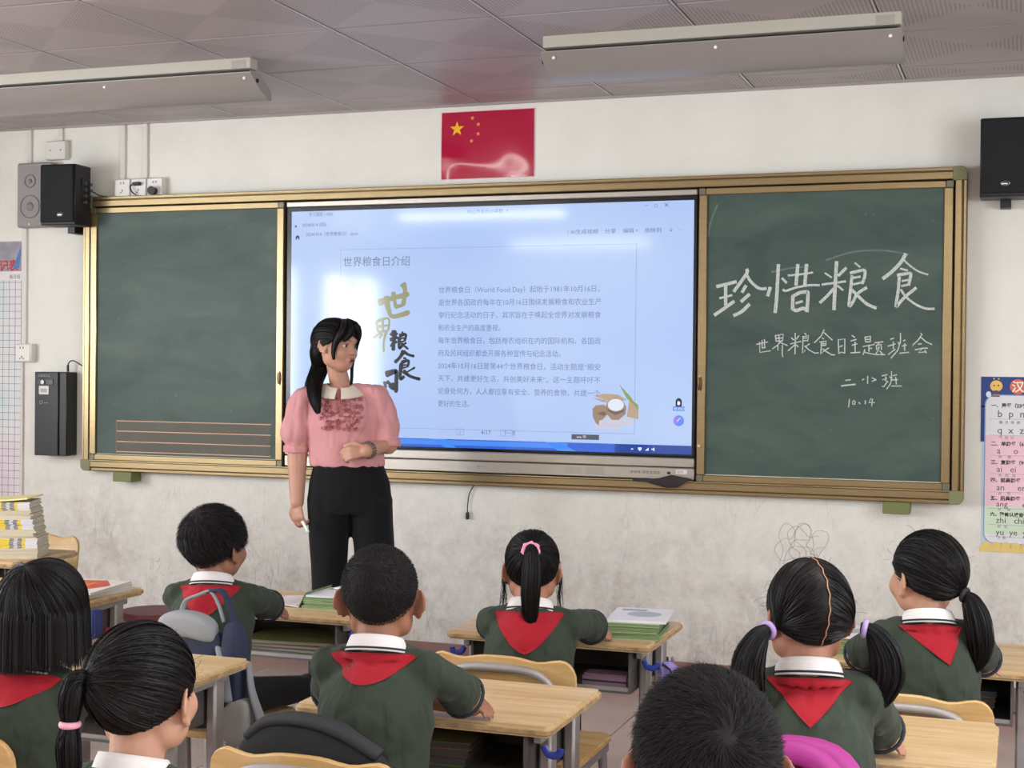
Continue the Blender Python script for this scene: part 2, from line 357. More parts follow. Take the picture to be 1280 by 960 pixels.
M_BAR = mat('ceiling_grid_bar', '8f8688', .4, metal=.3); M_BARL = mat('ceiling_grid_light', 'c9c4c4', .3, metal=.4)
for g in gx[1:-1]:
    MB().box(g-.010, g+.010, Y0, 0, CEIL-.0015, CEIL+.03).build('grid_bar', M_DARK, ceil)
    MB().box(g-.0035, g+.0035, Y0, 0, CEIL-.006, CEIL-.001).build('grid_bar', M_BARL, ceil)
for g in gy[1:-1]: MB().box(X0, X1, g-.0045, g+.0045, CEIL-.004, CEIL+.02).build('grid_bar', M_BAR, ceil)
setting('trim_1', MB().box(X0, X1, -.018, 0, CEIL-.014, CEIL+.01), mat('ceiling_edge_trim', 'a8a09f', .5))
# baseboards of red-brown tiles
M_BASE = mat('baseboard_tile', '8d6a62', .35, var=.1, vscale=6)
for nm, bx in (('baseboard_front', (X0, X1, -.012, 0)), ('baseboard_left', (X0, X0+.012, Y0, 0)), ('baseboard_right', (X1-.012, X1, Y0, 0)), ('baseboard_back', (X0, X1, Y0, Y0+.012))):
    setting(nm, MB().box(bx[0], bx[1], bx[2], bx[3], 0, .094, bev=.002), M_BASE)
# tube lamp fixtures whose light is set at the top
M_TUBE = mat('lamp_tube', 'ffffff', .5, emit=3.0)
for q, (tx, ty) in enumerate(TUBES):
    t = thing('ceiling_tube_lamp', 'white twin tube lamp hanging under the ceiling %s' % ('over the left desks, front row', 'over the right desks, front row', 'over the left rear of the room', 'over the right rear of the room', 'at the back wall')[q], 'lamp', (tx, ty, 2.42), group='ceiling tube lamps')
    MB().box(tx-.62, tx+.62, ty-.09, ty+.09, 2.38, 2.43, bev=.008).build('housing', M_WHITEP, t)
    for s in (-1, 1):
        MB().cyl((tx, ty+s*.04, 2.362), 'x', .012, 1.18, 10).build('tube', M_TUBE, t)
        MB().cyl((tx+s*.4, ty, 2.46), 'z', .006, .07, 8).build('hanger', M_STEEL, t)
ST_title=[[(14,[(0.577,1.663),(0.615,1.672),(0.656,1.682)]),(14,[(0.613,1.666),(0.614,1.587)]),(9,[(0.589,1.615),(0.616,1.621),(0.639,1.627)]),(14,[(0.569,1.546),(0.598,1.566),(0.648,1.601)]),(14,[(0.699,1.732),(0.701,1.719),(0.68,1.687),(0.648,1.643)]),(12,[(0.701,1.707),(0.716,1.683),(0.741,1.66),(0.759,1.652),(0.779,1.653)]),(14,[(0.696,1.665),(0.682,1.639)]),(14,[(0.711,1.63),(0.679,1.601)]),(14,[(0.711,1.589),(0.681,1.56),(0.649,1.544)])],[(14,[(0.796,1.657),(0.786,1.624)]),(14,[(0.828,1.749),(0.825,1.675),(0.822,1.608),(0.817,1.556)]),(10,[(0.844,1.694),(0.861,1.676)]),(14,[(0.906,1.748),(0.9,1.667)]),(14,[(0.941,1.748),(0.935,1.667)]),(8,[(0.868,1.705),(0.917,1.709),(0.966,1.716)]),(9,[(0.848,1.648),(0.86,1.643),(0.9,1.656),(0.956,1.665),(0.993,1.664)]),(14,[(0.888,1.623),(0.887,1.568)]),(14,[(0.892,1.623),(0.915,1.635),(0.941,1.638),(0.948,1.631),(0.945,1.559)]),(10,[(0.901,1.593),(0.926,1.6)]),(14,[(0.891,1.568),(0.905,1.563),(0.929,1.572),(0.943,1.563)])],[(7,[(1.015,1.713),(1.041,1.695)]),(12,[(1.097,1.732),(1.068,1.702)]),(9,[(1.004,1.667),(1.051,1.673),(1.096,1.679)]),(14,[(1.06,1.757),(1.057,1.697),(1.054,1.629),(1.052,1.567)]),(12,[(1.049,1.649),(1.024,1.621),(0.997,1.595)]),(8,[(1.065,1.662),(1.086,1.644)]),(7,[(1.132,1.752),(1.152,1.735)]),(12,[(1.115,1.712),(1.145,1.719),(1.17,1.722),(1.17,1.695),(1.161,1.67)]),(9,[(1.123,1.692),(1.153,1.697)]),(9,[(1.122,1.666),(1.161,1.674)]),(12,[(1.121,1.7),(1.116,1.644),(1.111,1.58),(1.128,1.6),(1.142,1.628),(1.178,1.653)]),(12,[(1.122,1.644),(1.15,1.616),(1.181,1.588),(1.216,1.572)])],[(14,[(1.327,1.784),(1.31,1.753),(1.276,1.716),(1.242,1.689)]),(7,[(1.321,1.76),(1.348,1.735),(1.379,1.714),(1.413,1.702)]),(8,[(1.308,1.727),(1.335,1.719)]),(12,[(1.297,1.702),(1.326,1.706),(1.347,1.707),(1.345,1.685),(1.34,1.662)]),(8,[(1.315,1.678),(1.338,1.682)]),(9,[(1.313,1.658),(1.34,1.664)]),(12,[(1.304,1.694),(1.3,1.635),(1.293,1.577),(1.312,1.599),(1.331,1.619),(1.368,1.65)]),(9,[(1.311,1.644),(1.331,1.615),(1.369,1.585),(1.407,1.569),(1.438,1.568)])]]
ST_subtitle=[[(4.6,[(0.742,1.426),(0.789,1.436)]),(4.6,[(0.765,1.443),(0.766,1.411)]),(4.6,[(0.775,1.446),(0.776,1.414)]),(4.6,[(0.766,1.411),(0.779,1.413)]),(4.6,[(0.755,1.435),(0.757,1.393),(0.8,1.4)])],[(4.6,[(0.819,1.463),(0.822,1.439)]),(4.6,[(0.819,1.461),(0.851,1.468),(0.848,1.44)]),(4.6,[(0.824,1.451),(0.846,1.452)]),(4.6,[(0.834,1.463),(0.835,1.44)]),(4.6,[(0.822,1.439),(0.847,1.44)]),(4.6,[(0.838,1.437),(0.829,1.423),(0.808,1.408)]),(4.6,[(0.838,1.434),(0.868,1.422)]),(4.6,[(0.83,1.42),(0.83,1.402)]),(4.6,[(0.848,1.424),(0.848,1.387),(0.85,1.375)])],[(4.6,[(0.884,1.453),(0.893,1.444)]),(4.6,[(0.914,1.462),(0.904,1.448)]),(4.6,[(0.88,1.428),(0.923,1.439)]),(4.6,[(0.899,1.472),(0.9,1.427),(0.899,1.387)]),(4.6,[(0.898,1.425),(0.871,1.4)]),(4.6,[(0.903,1.425),(0.912,1.416)]),(4.6,[(0.937,1.472),(0.943,1.466)]),(4.6,[(0.928,1.457),(0.953,1.462),(0.949,1.439)]),(4.6,[(0.932,1.451),(0.947,1.453)]),(4.6,[(0.931,1.441),(0.947,1.442)]),(4.6,[(0.931,1.456),(0.929,1.391),(0.94,1.403)]),(4.6,[(0.957,1.429),(0.942,1.418)]),(4.6,[(0.937,1.421),(0.955,1.404),(0.979,1.391),(0.993,1.393)])],[(4.6,[(1.014,1.486),(1.002,1.46),(0.976,1.433)]),(4.6,[(1.014,1.474),(1.047,1.444)]),(4.6,[(1.007,1.453),(1.013,1.448)]),(4.6,[(0.997,1.436),(1.023,1.44),(1.021,1.423)]),(4.6,[(1.004,1.429),(1.018,1.43)]),(4.6,[(1.004,1.421),(1.019,1.423)]),(4.6,[(1.004,1.435),(1.002,1.388),(1.016,1.402)]),(4.6,[(1.033,1.412),(1.016,1.403)]),(4.6,[(1.009,1.408),(1.03,1.394),(1.045,1.385),(1.058,1.385)])],[(4.6,[(1.07,1.447),(1.073,1.391)]),(4.6,[(1.071,1.445),(1.096,1.449),(1.096,1.392)]),(4.6,[(1.075,1.417),(1.087,1.422)]),(4.6,[(1.073,1.391),(1.083,1.396),(1.096,1.392)])],[(4.6,[(1.124,1.463),(1.135,1.455)]),(4.6,[(1.12,1.441),(1.141,1.447)]),(4.6,[(1.125,1.424),(1.144,1.43)]),(4.6,[(1.136,1.437),(1.137,1.396)]),(4.6,[(1.119,1.393),(1.156,1.396)])],[(4.6,[(1.175,1.458),(1.177,1.437)]),(4.6,[(1.176,1.456),(1.196,1.46),(1.195,1.438)]),(4.6,[(1.18,1.447),(1.192,1.448)]),(4.6,[(1.179,1.437),(1.195,1.438)]),(4.6,[(1.167,1.419),(1.211,1.427)]),(4.6,[(1.19,1.422),(1.191,1.4)]),(4.6,[(1.194,1.412),(1.202,1.412)]),(4.6,[(1.175,1.407),(1.168,1.386)]),(4.6,[(1.172,1.397),(1.195,1.391),(1.219,1.387),(1.253,1.387)]),(4.6,[(1.212,1.434),(1.245,1.438)]),(4.6,[(1.232,1.436),(1.224,1.427)]),(4.6,[(1.219,1.425),(1.221,1.406)]),(4.6,[(1.22,1.424),(1.238,1.427),(1.239,1.407)]),(4.6,[(1.23,1.419),(1.228,1.409)]),(4.6,[(1.228,1.406),(1.218,1.391)]),(4.6,[(1.233,1.401),(1.243,1.391)])],[(4.6,[(1.273,1.448),(1.286,1.452)]),(4.6,[(1.264,1.421),(1.292,1.43)]),(4.6,[(1.284,1.439),(1.285,1.411)]),(4.6,[(1.266,1.388),(1.292,1.409)]),(4.6,[(1.302,1.437),(1.307,1.43)]),(4.6,[(1.311,1.473),(1.312,1.44),(1.302,1.405),(1.276,1.373)]),(4.6,[(1.323,1.442),(1.33,1.445)]),(4.6,[(1.318,1.421),(1.335,1.426)]),(4.6,[(1.328,1.431),(1.328,1.403)]),(4.6,[(1.309,1.393),(1.344,1.397)])],[(4.6,[(1.388,1.473),(1.393,1.467),(1.379,1.445),(1.359,1.426)]),(4.6,[(1.39,1.455),(1.41,1.438),(1.431,1.428)]),(4.6,[(1.38,1.429),(1.392,1.431)]),(4.6,[(1.368,1.407),(1.396,1.413),(1.415,1.414)]),(4.6,[(1.395,1.413),(1.381,1.396),(1.408,1.399)]),(4.6,[(1.405,1.405),(1.411,1.395)])]]
ST_classline=[[(4.2,[(1.101,1.283),(1.12,1.286)]),(6,[(1.085,1.261),(1.099,1.263),(1.139,1.268)])],[(4.2,[(1.187,1.301),(1.187,1.272)]),(4.2,[(1.174,1.29),(1.165,1.285),(1.169,1.285)]),(4.2,[(1.204,1.295),(1.22,1.287)]),(4.2,[(1.22,1.287),(1.204,1.281)])],[(4.2,[(1.242,1.303),(1.263,1.308)]),(4.2,[(1.245,1.287),(1.262,1.294)]),(4.2,[(1.256,1.301),(1.258,1.281)]),(4.2,[(1.243,1.262),(1.249,1.259),(1.265,1.282)]),(4.2,[(1.272,1.301),(1.278,1.293)]),(4.2,[(1.279,1.321),(1.28,1.292),(1.274,1.27),(1.261,1.251)]),(4.2,[(1.286,1.304),(1.3,1.308)]),(4.2,[(1.281,1.287),(1.303,1.289)]),(4.2,[(1.295,1.299),(1.298,1.27)]),(4.2,[(1.279,1.263),(1.318,1.264)])]]
ST_dateline=[[(4.2,[(1.117,1.208),(1.114,1.176)]),(4.2,[(1.135,1.204),(1.129,1.198),(1.131,1.188),(1.138,1.188),(1.14,1.198),(1.135,1.204)]),(4.2,[(1.153,1.196),(1.159,1.191)]),(4.2,[(1.179,1.204),(1.179,1.19)]),(4.2,[(1.201,1.212),(1.193,1.196),(1.216,1.196)]),(4.2,[(1.207,1.211),(1.204,1.182)])]]
ST_brushgold=[[(26,[(-0.953,1.604),(-0.888,1.623),(-0.801,1.643)]),(24,[(-0.834,1.691),(-0.821,1.658),(-0.83,1.59)]),(20,[(-0.879,1.653),(-0.865,1.581)]),(18,[(-0.868,1.586),(-0.83,1.593)]),(24,[(-0.914,1.635),(-0.901,1.576),(-0.878,1.543),(-0.797,1.563)])],[(12,[(-0.96,1.522),(-0.951,1.474)]),(12,[(-0.959,1.522),(-0.9,1.534),(-0.901,1.48)]),(12,[(-0.949,1.498),(-0.903,1.504)]),(12,[(-0.928,1.528),(-0.927,1.48)]),(12,[(-0.951,1.474),(-0.901,1.48)]),(12,[(-0.932,1.474),(-0.975,1.448)]),(12,[(-0.929,1.468),(-0.945,1.445)]),(12,[(-0.91,1.477),(-0.922,1.433),(-0.922,1.385)])]]
ST_brushblack=[[(14,[(-0.89,1.469),(-0.88,1.457)]),(14,[(-0.858,1.472),(-0.867,1.457)]),(16,[(-0.893,1.439),(-0.854,1.451)]),(20,[(-0.873,1.483),(-0.873,1.439),(-0.876,1.391)]),(14,[(-0.875,1.427),(-0.889,1.409)]),(14,[(-0.87,1.433),(-0.857,1.427)]),(9,[(-0.835,1.475),(-0.825,1.466)]),(14,[(-0.848,1.457),(-0.815,1.463),(-0.822,1.433)]),(9,[(-0.844,1.445),(-0.822,1.448)]),(9,[(-0.844,1.43),(-0.822,1.433)]),(14,[(-0.846,1.454),(-0.847,1.403),(-0.831,1.415)]),(10,[(-0.812,1.427),(-0.828,1.418)]),(12,[(-0.838,1.424),(-0.802,1.398)])],[(18,[(-0.824,1.392),(-0.843,1.362),(-0.869,1.338)]),(14,[(-0.828,1.389),(-0.802,1.374),(-0.773,1.367)]),(10,[(-0.827,1.359),(-0.811,1.356)]),(14,[(-0.837,1.338),(-0.801,1.347),(-0.807,1.318)]),(9,[(-0.833,1.326),(-0.811,1.329)]),(9,[(-0.833,1.314),(-0.808,1.319)]),(16,[(-0.835,1.338),(-0.841,1.267),(-0.82,1.279)]),(9,[(-0.769,1.318),(-0.807,1.297)]),(16,[(-0.827,1.303),(-0.794,1.279),(-0.743,1.265)])],[(22,[(-0.914,1.284),(-0.866,1.299),(-0.859,1.29),(-0.861,1.204)]),(18,[(-0.914,1.254),(-0.912,1.224)]),(14,[(-0.907,1.254),(-0.884,1.237),(-0.884,1.219)]),(12,[(-0.878,1.249),(-0.874,1.219),(-0.897,1.236)])]]
# ------------------------------------------------------------------ blackboard: outer frame, two sliding boards, display
FX0, FX1, FZ0, FZ1, FY = -2.515, 1.557, 0.804, 2.122, -.07
bf = thing('blackboard_frame', 'long champagne metal frame around the chalkboards and the display', 'frame', (-.48, 0, FZ0))
def rail(mb, horizontal, a, b, c0, c1, out):
    """two-step ridged profile; out is the side (+1/-1) of the thin outer step"""
    w = c1-c0; m = c1-w*.36 if out > 0 else c0+w*.36
    lo, hi = (c0, m) if out > 0 else (m, c1); lo2, hi2 = (m, c1) if out > 0 else (c0, m)
    for (p, q, dy, mi) in ((lo+.001, hi-.002, 0, 0), (lo2+.002, hi2-.001, .006, 0), (c0, c1, .012, 1)):
        if horizontal: mb.box(a, b, FY+dy, -.001, p, q, bev=.0025, mi=mi)
        else: mb.box(p, q, FY+dy, -.001, a, b, bev=.0025, mi=mi)
cr_ = .052
for nm, hz, a, b, c0, c1, out in (('top_rail', 1, FX0+cr_, FX1-cr_, FZ1-.05, FZ1, 1), ('bottom_rail', 1, FX0+cr_, FX1-cr_, FZ0, FZ0+.05, -1), ('side_rail', 0, FZ0+cr_, FZ1-cr_, FX0, FX0+.046, -1), ('side_rail', 0, FZ0+cr_, FZ1-cr_, FX1-.046, FX1, 1)):
    mb = MB(); rail(mb, hz, a, b, c0, c1, out); mb.build(nm, [M_GOLD, M_GOLD_D], bf)
# bright lip of the bottom rail, where the boards slide
MB().box(FX0+.05, FX1-.05, FY-.004, FY+.006, FZ0+.049, FZ0+.054, bev=.001).build('sliding_lip', mat('polished_lip', 'd8c79c', .2, metal=.9), bf)
MB().box(FX0+.04, FX1-.04, -.022, -.001, FZ0+.03, FZ1-.03).build('back_plate', M_DARK, bf)
for sx, sz in ((0, 0), (0, 1), (1, 0), (1, 1)):
    x = FX1 if sx else FX0; z = FZ1 if sz else FZ0; dx = -1 if sx else 1; dz = -1 if sz else 1
    o = [(x+dx*.054, z)]+[(x+dx*.026*(1-math.sin(a*PI/16)), z+dz*.026*(1-math.cos(a*PI/16))) for a in range(0, 9)]+[(x, z+dz*.054), (x+dx*.048, z+dz*.054), (x+dx*.048, z+dz*.052), (x+dx*.054, z+dz*.052)]
    o = [o[0]]+[(x+dx*(.026-.026*math.sin(a*PI/16)), z+dz*(.026-.026*math.cos(a*PI/16))) for a in range(0, 9)]+[(x, z+dz*.054), (x+dx*.054, z+dz*.054)]
    MB().prism(o, 'y', FY-.003, -.002, bev=.002).build('corner_cap', M_OLIVE, bf)
for x in (-2.27, 1.305):
    MB().box(x-.052, x+.052, -.085, -.001, FZ0-.045, FZ0+.002, bev=.003).build('wall_bracket', mat('bracket_green', '747a47', .5), bf)

def chalkboard(name, label, x0, x1, handle_x, group):
    t = thing(name, label, 'chalkboard', ((x0+x1)/2, -.04, .857), group=group); z0, z1 = .858, 2.068; w = .028
    MB().box(x0+w-.004, x1-w+.004, -.058, -.03, z0+w-.004, z1-w+.004).build('writing_surface', M_BOARD, t)
    for q in ((x0+w, x1-w, z0, z0+w), (x0+w, x1-w, z1-w, z1)):
        MB().box(q[0], q[1], -.068, -.03, q[2], q[3], bev=.003).build('frame_rail', M_GOLD, t)
    for q in ((x0, x0+w+.008, z0+w, z1-w), (x1-w-.008, x1, z0+w, z1-w)):
        MB().box(q[0], q[1], -.068, -.03, q[2], q[3], bev=.003).build('frame_rail', M_GOLD, t)
    for cx in (x0, x1-w):
        for cz in (z0, z1-w): MB().box(cx, cx+w, -.0685, -.03, cz, cz+w, bev=.002).build('corner_piece', mat('corner_grey', '77735f', .45, metal=.4), t)
    # recessed finger pull
    h = MB(); h.ell((handle_x, -.069, 1.262), (.011, .004, .034), 14, 10); p = h.build('finger_pull', mat('pull_bronze', '5c4a33', .35, metal=.8), t)
    for s in (-1, 1): MB().cyl((handle_x, -.071, 1.262+s*.03), 'y', .0032, .004, 10).build('screw', mat('screw_steel', 'c9c1b0', .3, metal=.9), p)
    # thin pale chalk line along the lower frame
    MB().box(x0+w, x1-w, -.0595, -.058, z0+w, z0+w+.003).build('chalk_dust', mat('chalk_dust', 'cfcfbf', .9), t)
    return t
lb = chalkboard('sliding_chalkboard', 'left green chalkboard, empty except for a ruled staff at the bottom', -2.468, -1.424, -1.441, 'sliding chalkboards')
rb = chalkboard('sliding_chalkboard', 'right green chalkboard with white chalk writing', .500, 1.506, .512, 'sliding chalkboards')
# ruled staff
MB().box(-2.32, -1.487, -.0588, -.058, .90, 1.05).build('staff_band', mat('staff_band', '5b5a50', .6, var=.08), lb)
mb = MB(); mc = []
for z in (1.048, .999, .949, .901): mb.box(-2.32, -1.487, -.0596, -.0588, z-.0022, z+.0022)
mb.build('staff_lines', mat('staff_line', 'd6a88a', .6), lb)
MB().box(-2.322, -2.318, -.0597, -.0588, .90, 1.05).build('staff_line', mat('staff_dash', 'a35a4a', .6), lb)
# round lock on the right board's post
lk = MB().cyl((.512, -.070, 1.006), 'y', .011, .006, 18).build('lock', mat('lock_brass', 'a58b5a', .3, metal=.8), rb)
MB().cyl((.512, -.0735, 1.006), 'y', .006, .003, 14).build('keyhole_plate', mat('lock_steel', 'd8d2c4', .3, metal=.9), lk)
M_CHALK = mat('white_chalk', 'c6cdc9', .95, var=.32, vscale=220)
def chalk(strokes, nm, parent, y=-.0588):
    for ch in strokes:
        mb = MB()
        for k, (w, pts) in enumerate(ch):
            pp = smooth_line([(p[0], p[1], 0) for p in pts], 4) if len(pts) > 2 and w > 6 else [Vector((p[0], p[1], 0)) for p in pts]
            ribbon(mb, [(p.x, p.y) for p in pp], w/1000, y-.00012*k)
        o = mb.build(nm, M_CHALK, parent, smooth=False, recalc=False)
chalk(ST_title, 'chalk_character', rb); chalk(ST_subtitle, 'chalk_character', rb); chalk(ST_classline, 'chalk_character', rb); chalk(ST_dateline, 'chalk_date', rb)
# a faint wiped arc above the writing
M_SMEAR = mat('chalk_smear', '6a7c76', .95, var=.15, vscale=40)
for a in ([(-.02+1.04, 1.765), (1.12, 1.795), (1.24, 1.80), (1.34, 1.782)], [(.95, 1.74), (.88, 1.735), (.80, 1.72)], [(.575, 2.0), (.548, 1.93), (.539, 1.87)]):
    mb = MB(); ribbon(mb, [(p.x, p.y) for p in smooth_line([(q[0], q[1], 0) for q in a], 6)], .007, -.0584); mb.build('wiped_smear', M_SMEAR, rb, smooth=False, recalc=False)

# ------------------------------------------------------------------ interactive display
dp = thing('interactive_display', 'large wall display showing a pale blue slide of Chinese text', 'screen', (-.46, -.04, .86))
DX0, DX1 = -1.412, .492
M_SILV = mat('brushed_silver', 'b9b3aa', .3, metal=.7, bump=.1, bscale=50, stretch=(1, 1, 60)); M_BEZ = mat('bezel_gloss_black', '0b0c10', .2)
MB().box(DX0-.006, DX1+.003, -.05, -.024, .864, 2.066).build('housing', M_DARK, dp)
MB().box(DX0, DX1, -.058, -.045, .955, 2.042, bev=.002).build('bezel', M_BEZ, dp)
MB().box(DX0, DX1, -.066, -.045, 2.042, 2.066, bev=.003).build('top_trim', M_SILV, dp)
MB().box(DX0, DX1, -.068, -.045, .914, .953, bev=.004).build('upper_trim', M_SILV, dp)
cp = MB().box(DX0, DX1, -.0665, -.045, .862, .911, bev=.003).build('control_panel', M_SILV, dp)
def screen_material():
    m, t, b = nt('lit_screen'); L = t.links.new
    g = N(t, 'ShaderNodeTexCoord'); sp = N(t, 'ShaderNodeSeparateXYZ'); L(g.outputs['Object'], sp.inputs[0])
    n = N(t, 'ShaderNodeTexNoise', Scale=1.3, Detail=1.0); L(g.outputs['Object'], n.inputs['Vector'])
    cr = N(t, 'ShaderNodeValToRGB'); e = cr.color_ramp.elements; e[0].position = .3; e[0].color = srgb('a9c2f2'); e[1].position = .7; e[1].color = srgb('b9cef2'); L(n.outputs[0], cr.inputs[0])
    b.inputs['Base Color'].default_value = (.01, .01, .012, 1); b.inputs['Roughness'].default_value = .08
    L(cr.outputs[0], b.inputs['Emission Color']); b.inputs['Emission Strength'].default_value = SCREEN
    b.inputs['Specular IOR Level'].default_value = .5
    return m
SCREEN = .47
def mat_glow(name, col, k):
    m = mat(name, col, .08, emit=SCREEN*k); m.node_tree.nodes['Principled BSDF'].inputs['Base Color'].default_value = (.01, .01, .012, 1); return m
M_SCR = screen_material()
def glow(name, col, k=1.0): return mat_glow(name, col, k)
GX0, GX1, GZ0, GZ1 = -1.388, .478, .967, 2.022; YS = -.0585
MB().box(GX0, GX1, YS, -.05, GZ0, GZ1).build('screen', M_SCR, dp)
scr = [o for o in dp.children if o.name.startswith('screen')][0]
def flat(nm, quads, m, y=YS-.0004):
    mb = MB()
    for q in quads: mb.add([(p[0], y, p[1]) for p in q], [tuple(range(len(q)))])
    return mb.build(nm, m, scr, smooth=False, recalc=False)
def flats(nm, quads, m, y=YS-.0004):
    for q in quads: flat(nm, [q], m, y)
def rc(x0, x1, z0, z1): return [(x0, z0), (x1, z0), (x1, z1), (x0, z1)]
M_TBAR = glow('taskbar_blue', '2d62d0'); M_TBAR2 = glow('taskbar_bright', '4b8df2'); M_TBAR3 = glow('taskbar_dark', '27479c'); M_LINE = glow('slide_line', '8795c6'); M_TXT = glow('slide_text_ink', '717dab'); M_TOOL = glow('toolbar_ink', '626d90')
flat('taskbar', [rc(GX0, GX1, GZ0, 1.004)], M_TBAR)
flats('taskbar_glow', [rc(GX0, -.06, .978, 1.0), [(-.62, GZ0), (-.57, GZ0), (-.62, 1.004), (-.70, 1.004)], [(-.1, GZ0), (-.02, GZ0), (-.10, 1.004), (-.16, 1.004)]], M_TBAR2, YS-.0007)
flat('taskbar_tray', [rc(.15, GX1, GZ0, 1.004)], M_TBAR3, YS-.0007)
bw = .0016
for q in (rc(-1.139, .235, 1.844, 1.844+bw), rc(-1.139, .235, 1.047, 1.047+bw), rc(-1.139, -1.139+bw, 1.047, 1.845), rc(.233, .235, 1.047, 1.845)): flat('slide_border', [q], M_LINE)
def words(nm, s, size, x, z, m, align='LEFT', bold=0.0, y=YS-.0006, parent=None, width=None, xs=1.0):
    v, f = text_mesh(s, size, 0, 0, 0, align, bold)
    if not v: return None
    if width:
        w = max(p[0] for p in v)-min(p[0] for p in v); xs = width/w
    mb = MB(); mb.add([(x+p[0]*xs, y, z+p[2]) for p in v], f)
    return tag(mb.build(nm, m, parent or scr, smooth=False, recalc=False), kind='stuff' if len(s) > 1 else None)
body = ['世界粮食日（World Food Day）起始于1981年10月16日，', '是世界各国政府每年在10月16日围绕发展粮食和农业生产', '举行纪念活动的日子，其宗旨在于唤起全世界对发展粮食', '和农业生产的高度重视。', '每年世界粮食日，包括粮农组织在内的国际机构、各国政', '府及民间组织都会开展各种宣传与纪念活动。', '2024年10月16日是第44个世界粮食日，活动主题是“粮安', '天下，共建更好生活，共创美好未来”。这一主题呼吁不', '论身处何方，人人都应享有安全、营养的食物，共建一个', '更好的生活。']
wd = [.735, .743, .743, .29, .743, .565, .743, .743, .743, .15]
for i, s in enumerate(body): words('slide_text_line', s, .031, -.661, 1.648-i*.0555, M_TXT, width=wd[i])
words('slide_title', '世界粮食日介绍', .047, -1.127, 1.772, glow('slide_title_ink', '6f7d94'), width=.325)
words('toolbar_text', '学习强国 | 100%', .02, -1.30, 2.000, M_TOOL, width=.12)
words('toolbar_text', '20240514 班队', .020, -1.335, 1.953, M_TOOL)
words('toolbar_text', '20241014（世界粮食日）.pptx', .020, -1.315, 1.910, M_TOOL)
words('toolbar_text', '中山市东升小学校  ×', .021, -.53, 1.992, M_TOOL)
words('toolbar_text', '/ AI生成视频    分享    编辑 ▾    放映到    ↓   ···', .022, -.07, 1.893, M_TOOL, width=.50)
words('page_number', '4/17', .026, -.455, 1.029, M_TOOL); words('page_back', '‹', .026, -.557, 1.029, M_TOOL)
words('page_next', '下一页', .019, -.352, 1.030, M_TOOL)
for q in ((-.365, -.300), (-.57, -.535)):
    a, b_ = q; flats('button_outline', [rc(a, b_, 1.024, 1.0255), rc(a, b_, 1.050, 1.0515), rc(a, a+.0015, 1.024, 1.051), rc(b_-.0015, b_, 1.024, 1.051)], M_LINE)
words('clock_time', '9:01', .020, .404, .988, glow('tray_white', 'e6ecfa'), 'CENTER'); words('clock_date', '2024/10/14', .018, .404, .971, glow('tray_white', 'e6ecfa'), 'CENTER')
flats('tray_icon', [[(.218, .982), (.232, .982), (.225, .989)], [(.250, .992), (.266, .992), (.266, .984), (.258, .976), (.25, .984)], [(.280, .979), (.296, .979), (.296, .992)], [(.308, .983), (.314, .983), (.321, .976), (.321, .994), (.314, .988), (.308, .988)]], glow('tray_white', 'e6ecfa'), YS-.001)
flats('window_button', [rc(.268, .284, 2.004, 2.0055), rc(.309, .321, 1.996, 1.9975), rc(.309, .321, 2.007, 2.0085), rc(.309, .3105, 1.996, 2.008), rc(.3195, .321, 1.996, 2.008), [(.352, 1.999), (.354, 1.997), (.368, 2.011), (.366, 2.013)], [(.366, 1.997), (.368, 1.999), (.354, 2.013), (.352, 2.011)]], M_TOOL)
flat('home_icon', [[(-1.368, 1.895), (-1.362, 1.895), (-1.362, 1.902), (-1.354, 1.902), (-1.354, 1.895), (-1.348, 1.895), (-1.348, 1.908), (-1.358, 1.916), (-1.368, 1.908)]], glow('icon_dark', '3d4763')); flat('file_icon', [rc(-1.372, -1.362, 1.950, 1.960)], M_TOOL)
flat('input_bar', [rc(-.042, .08, 1.018, 1.040)], glow('input_bar', '4a5266')); words('input_bar_text', 'ww 中', .016, -.02, 1.024, glow('tray_white', 'e6ecfa'), y=YS-.001)
def disc(cx, cz, r, n=28, sx=1.0): return [(cx+r*sx*math.cos(2*PI*i/n), cz+r*math.sin(2*PI*i/n)) for i in range(n)]
flat('assistant_icon', [disc(.423, 1.107, .0225)], glow('icon_blue', '5f86f0')); flat('assistant_icon_half', [[p for p in disc(.419, 1.109, .018) if p[0] < .423]+[(.423, 1.09)]], glow('icon_violet', '9a7cf0'), YS-.0008)
flat('assistant_mark', [[(.415, 1.104), (.419, 1.104), (.432, 1.12), (.428, 1.12)]], glow('tray_white', 'e6ecfa'), YS-.0012)
flat('avatar_hair', [disc(.422, 1.186, .0155, sx=.85), rc(.409, .435, 1.166, 1.186)], glow('avatar_black', '141c3c')); flat('avatar_face', [disc(.422, 1.180, .0085, sx=.8)], glow('tray_white', 'e6ecfa'), YS-.0008)
flat('assistant_label', [rc(.398, .449, 1.148, 1.166)], glow('label_blue', '5289dd')); words('assistant_label_text', '教学助手', .0125, .403, 1.152, glow('tray_white', 'e6ecfa'), y=YS-.001)
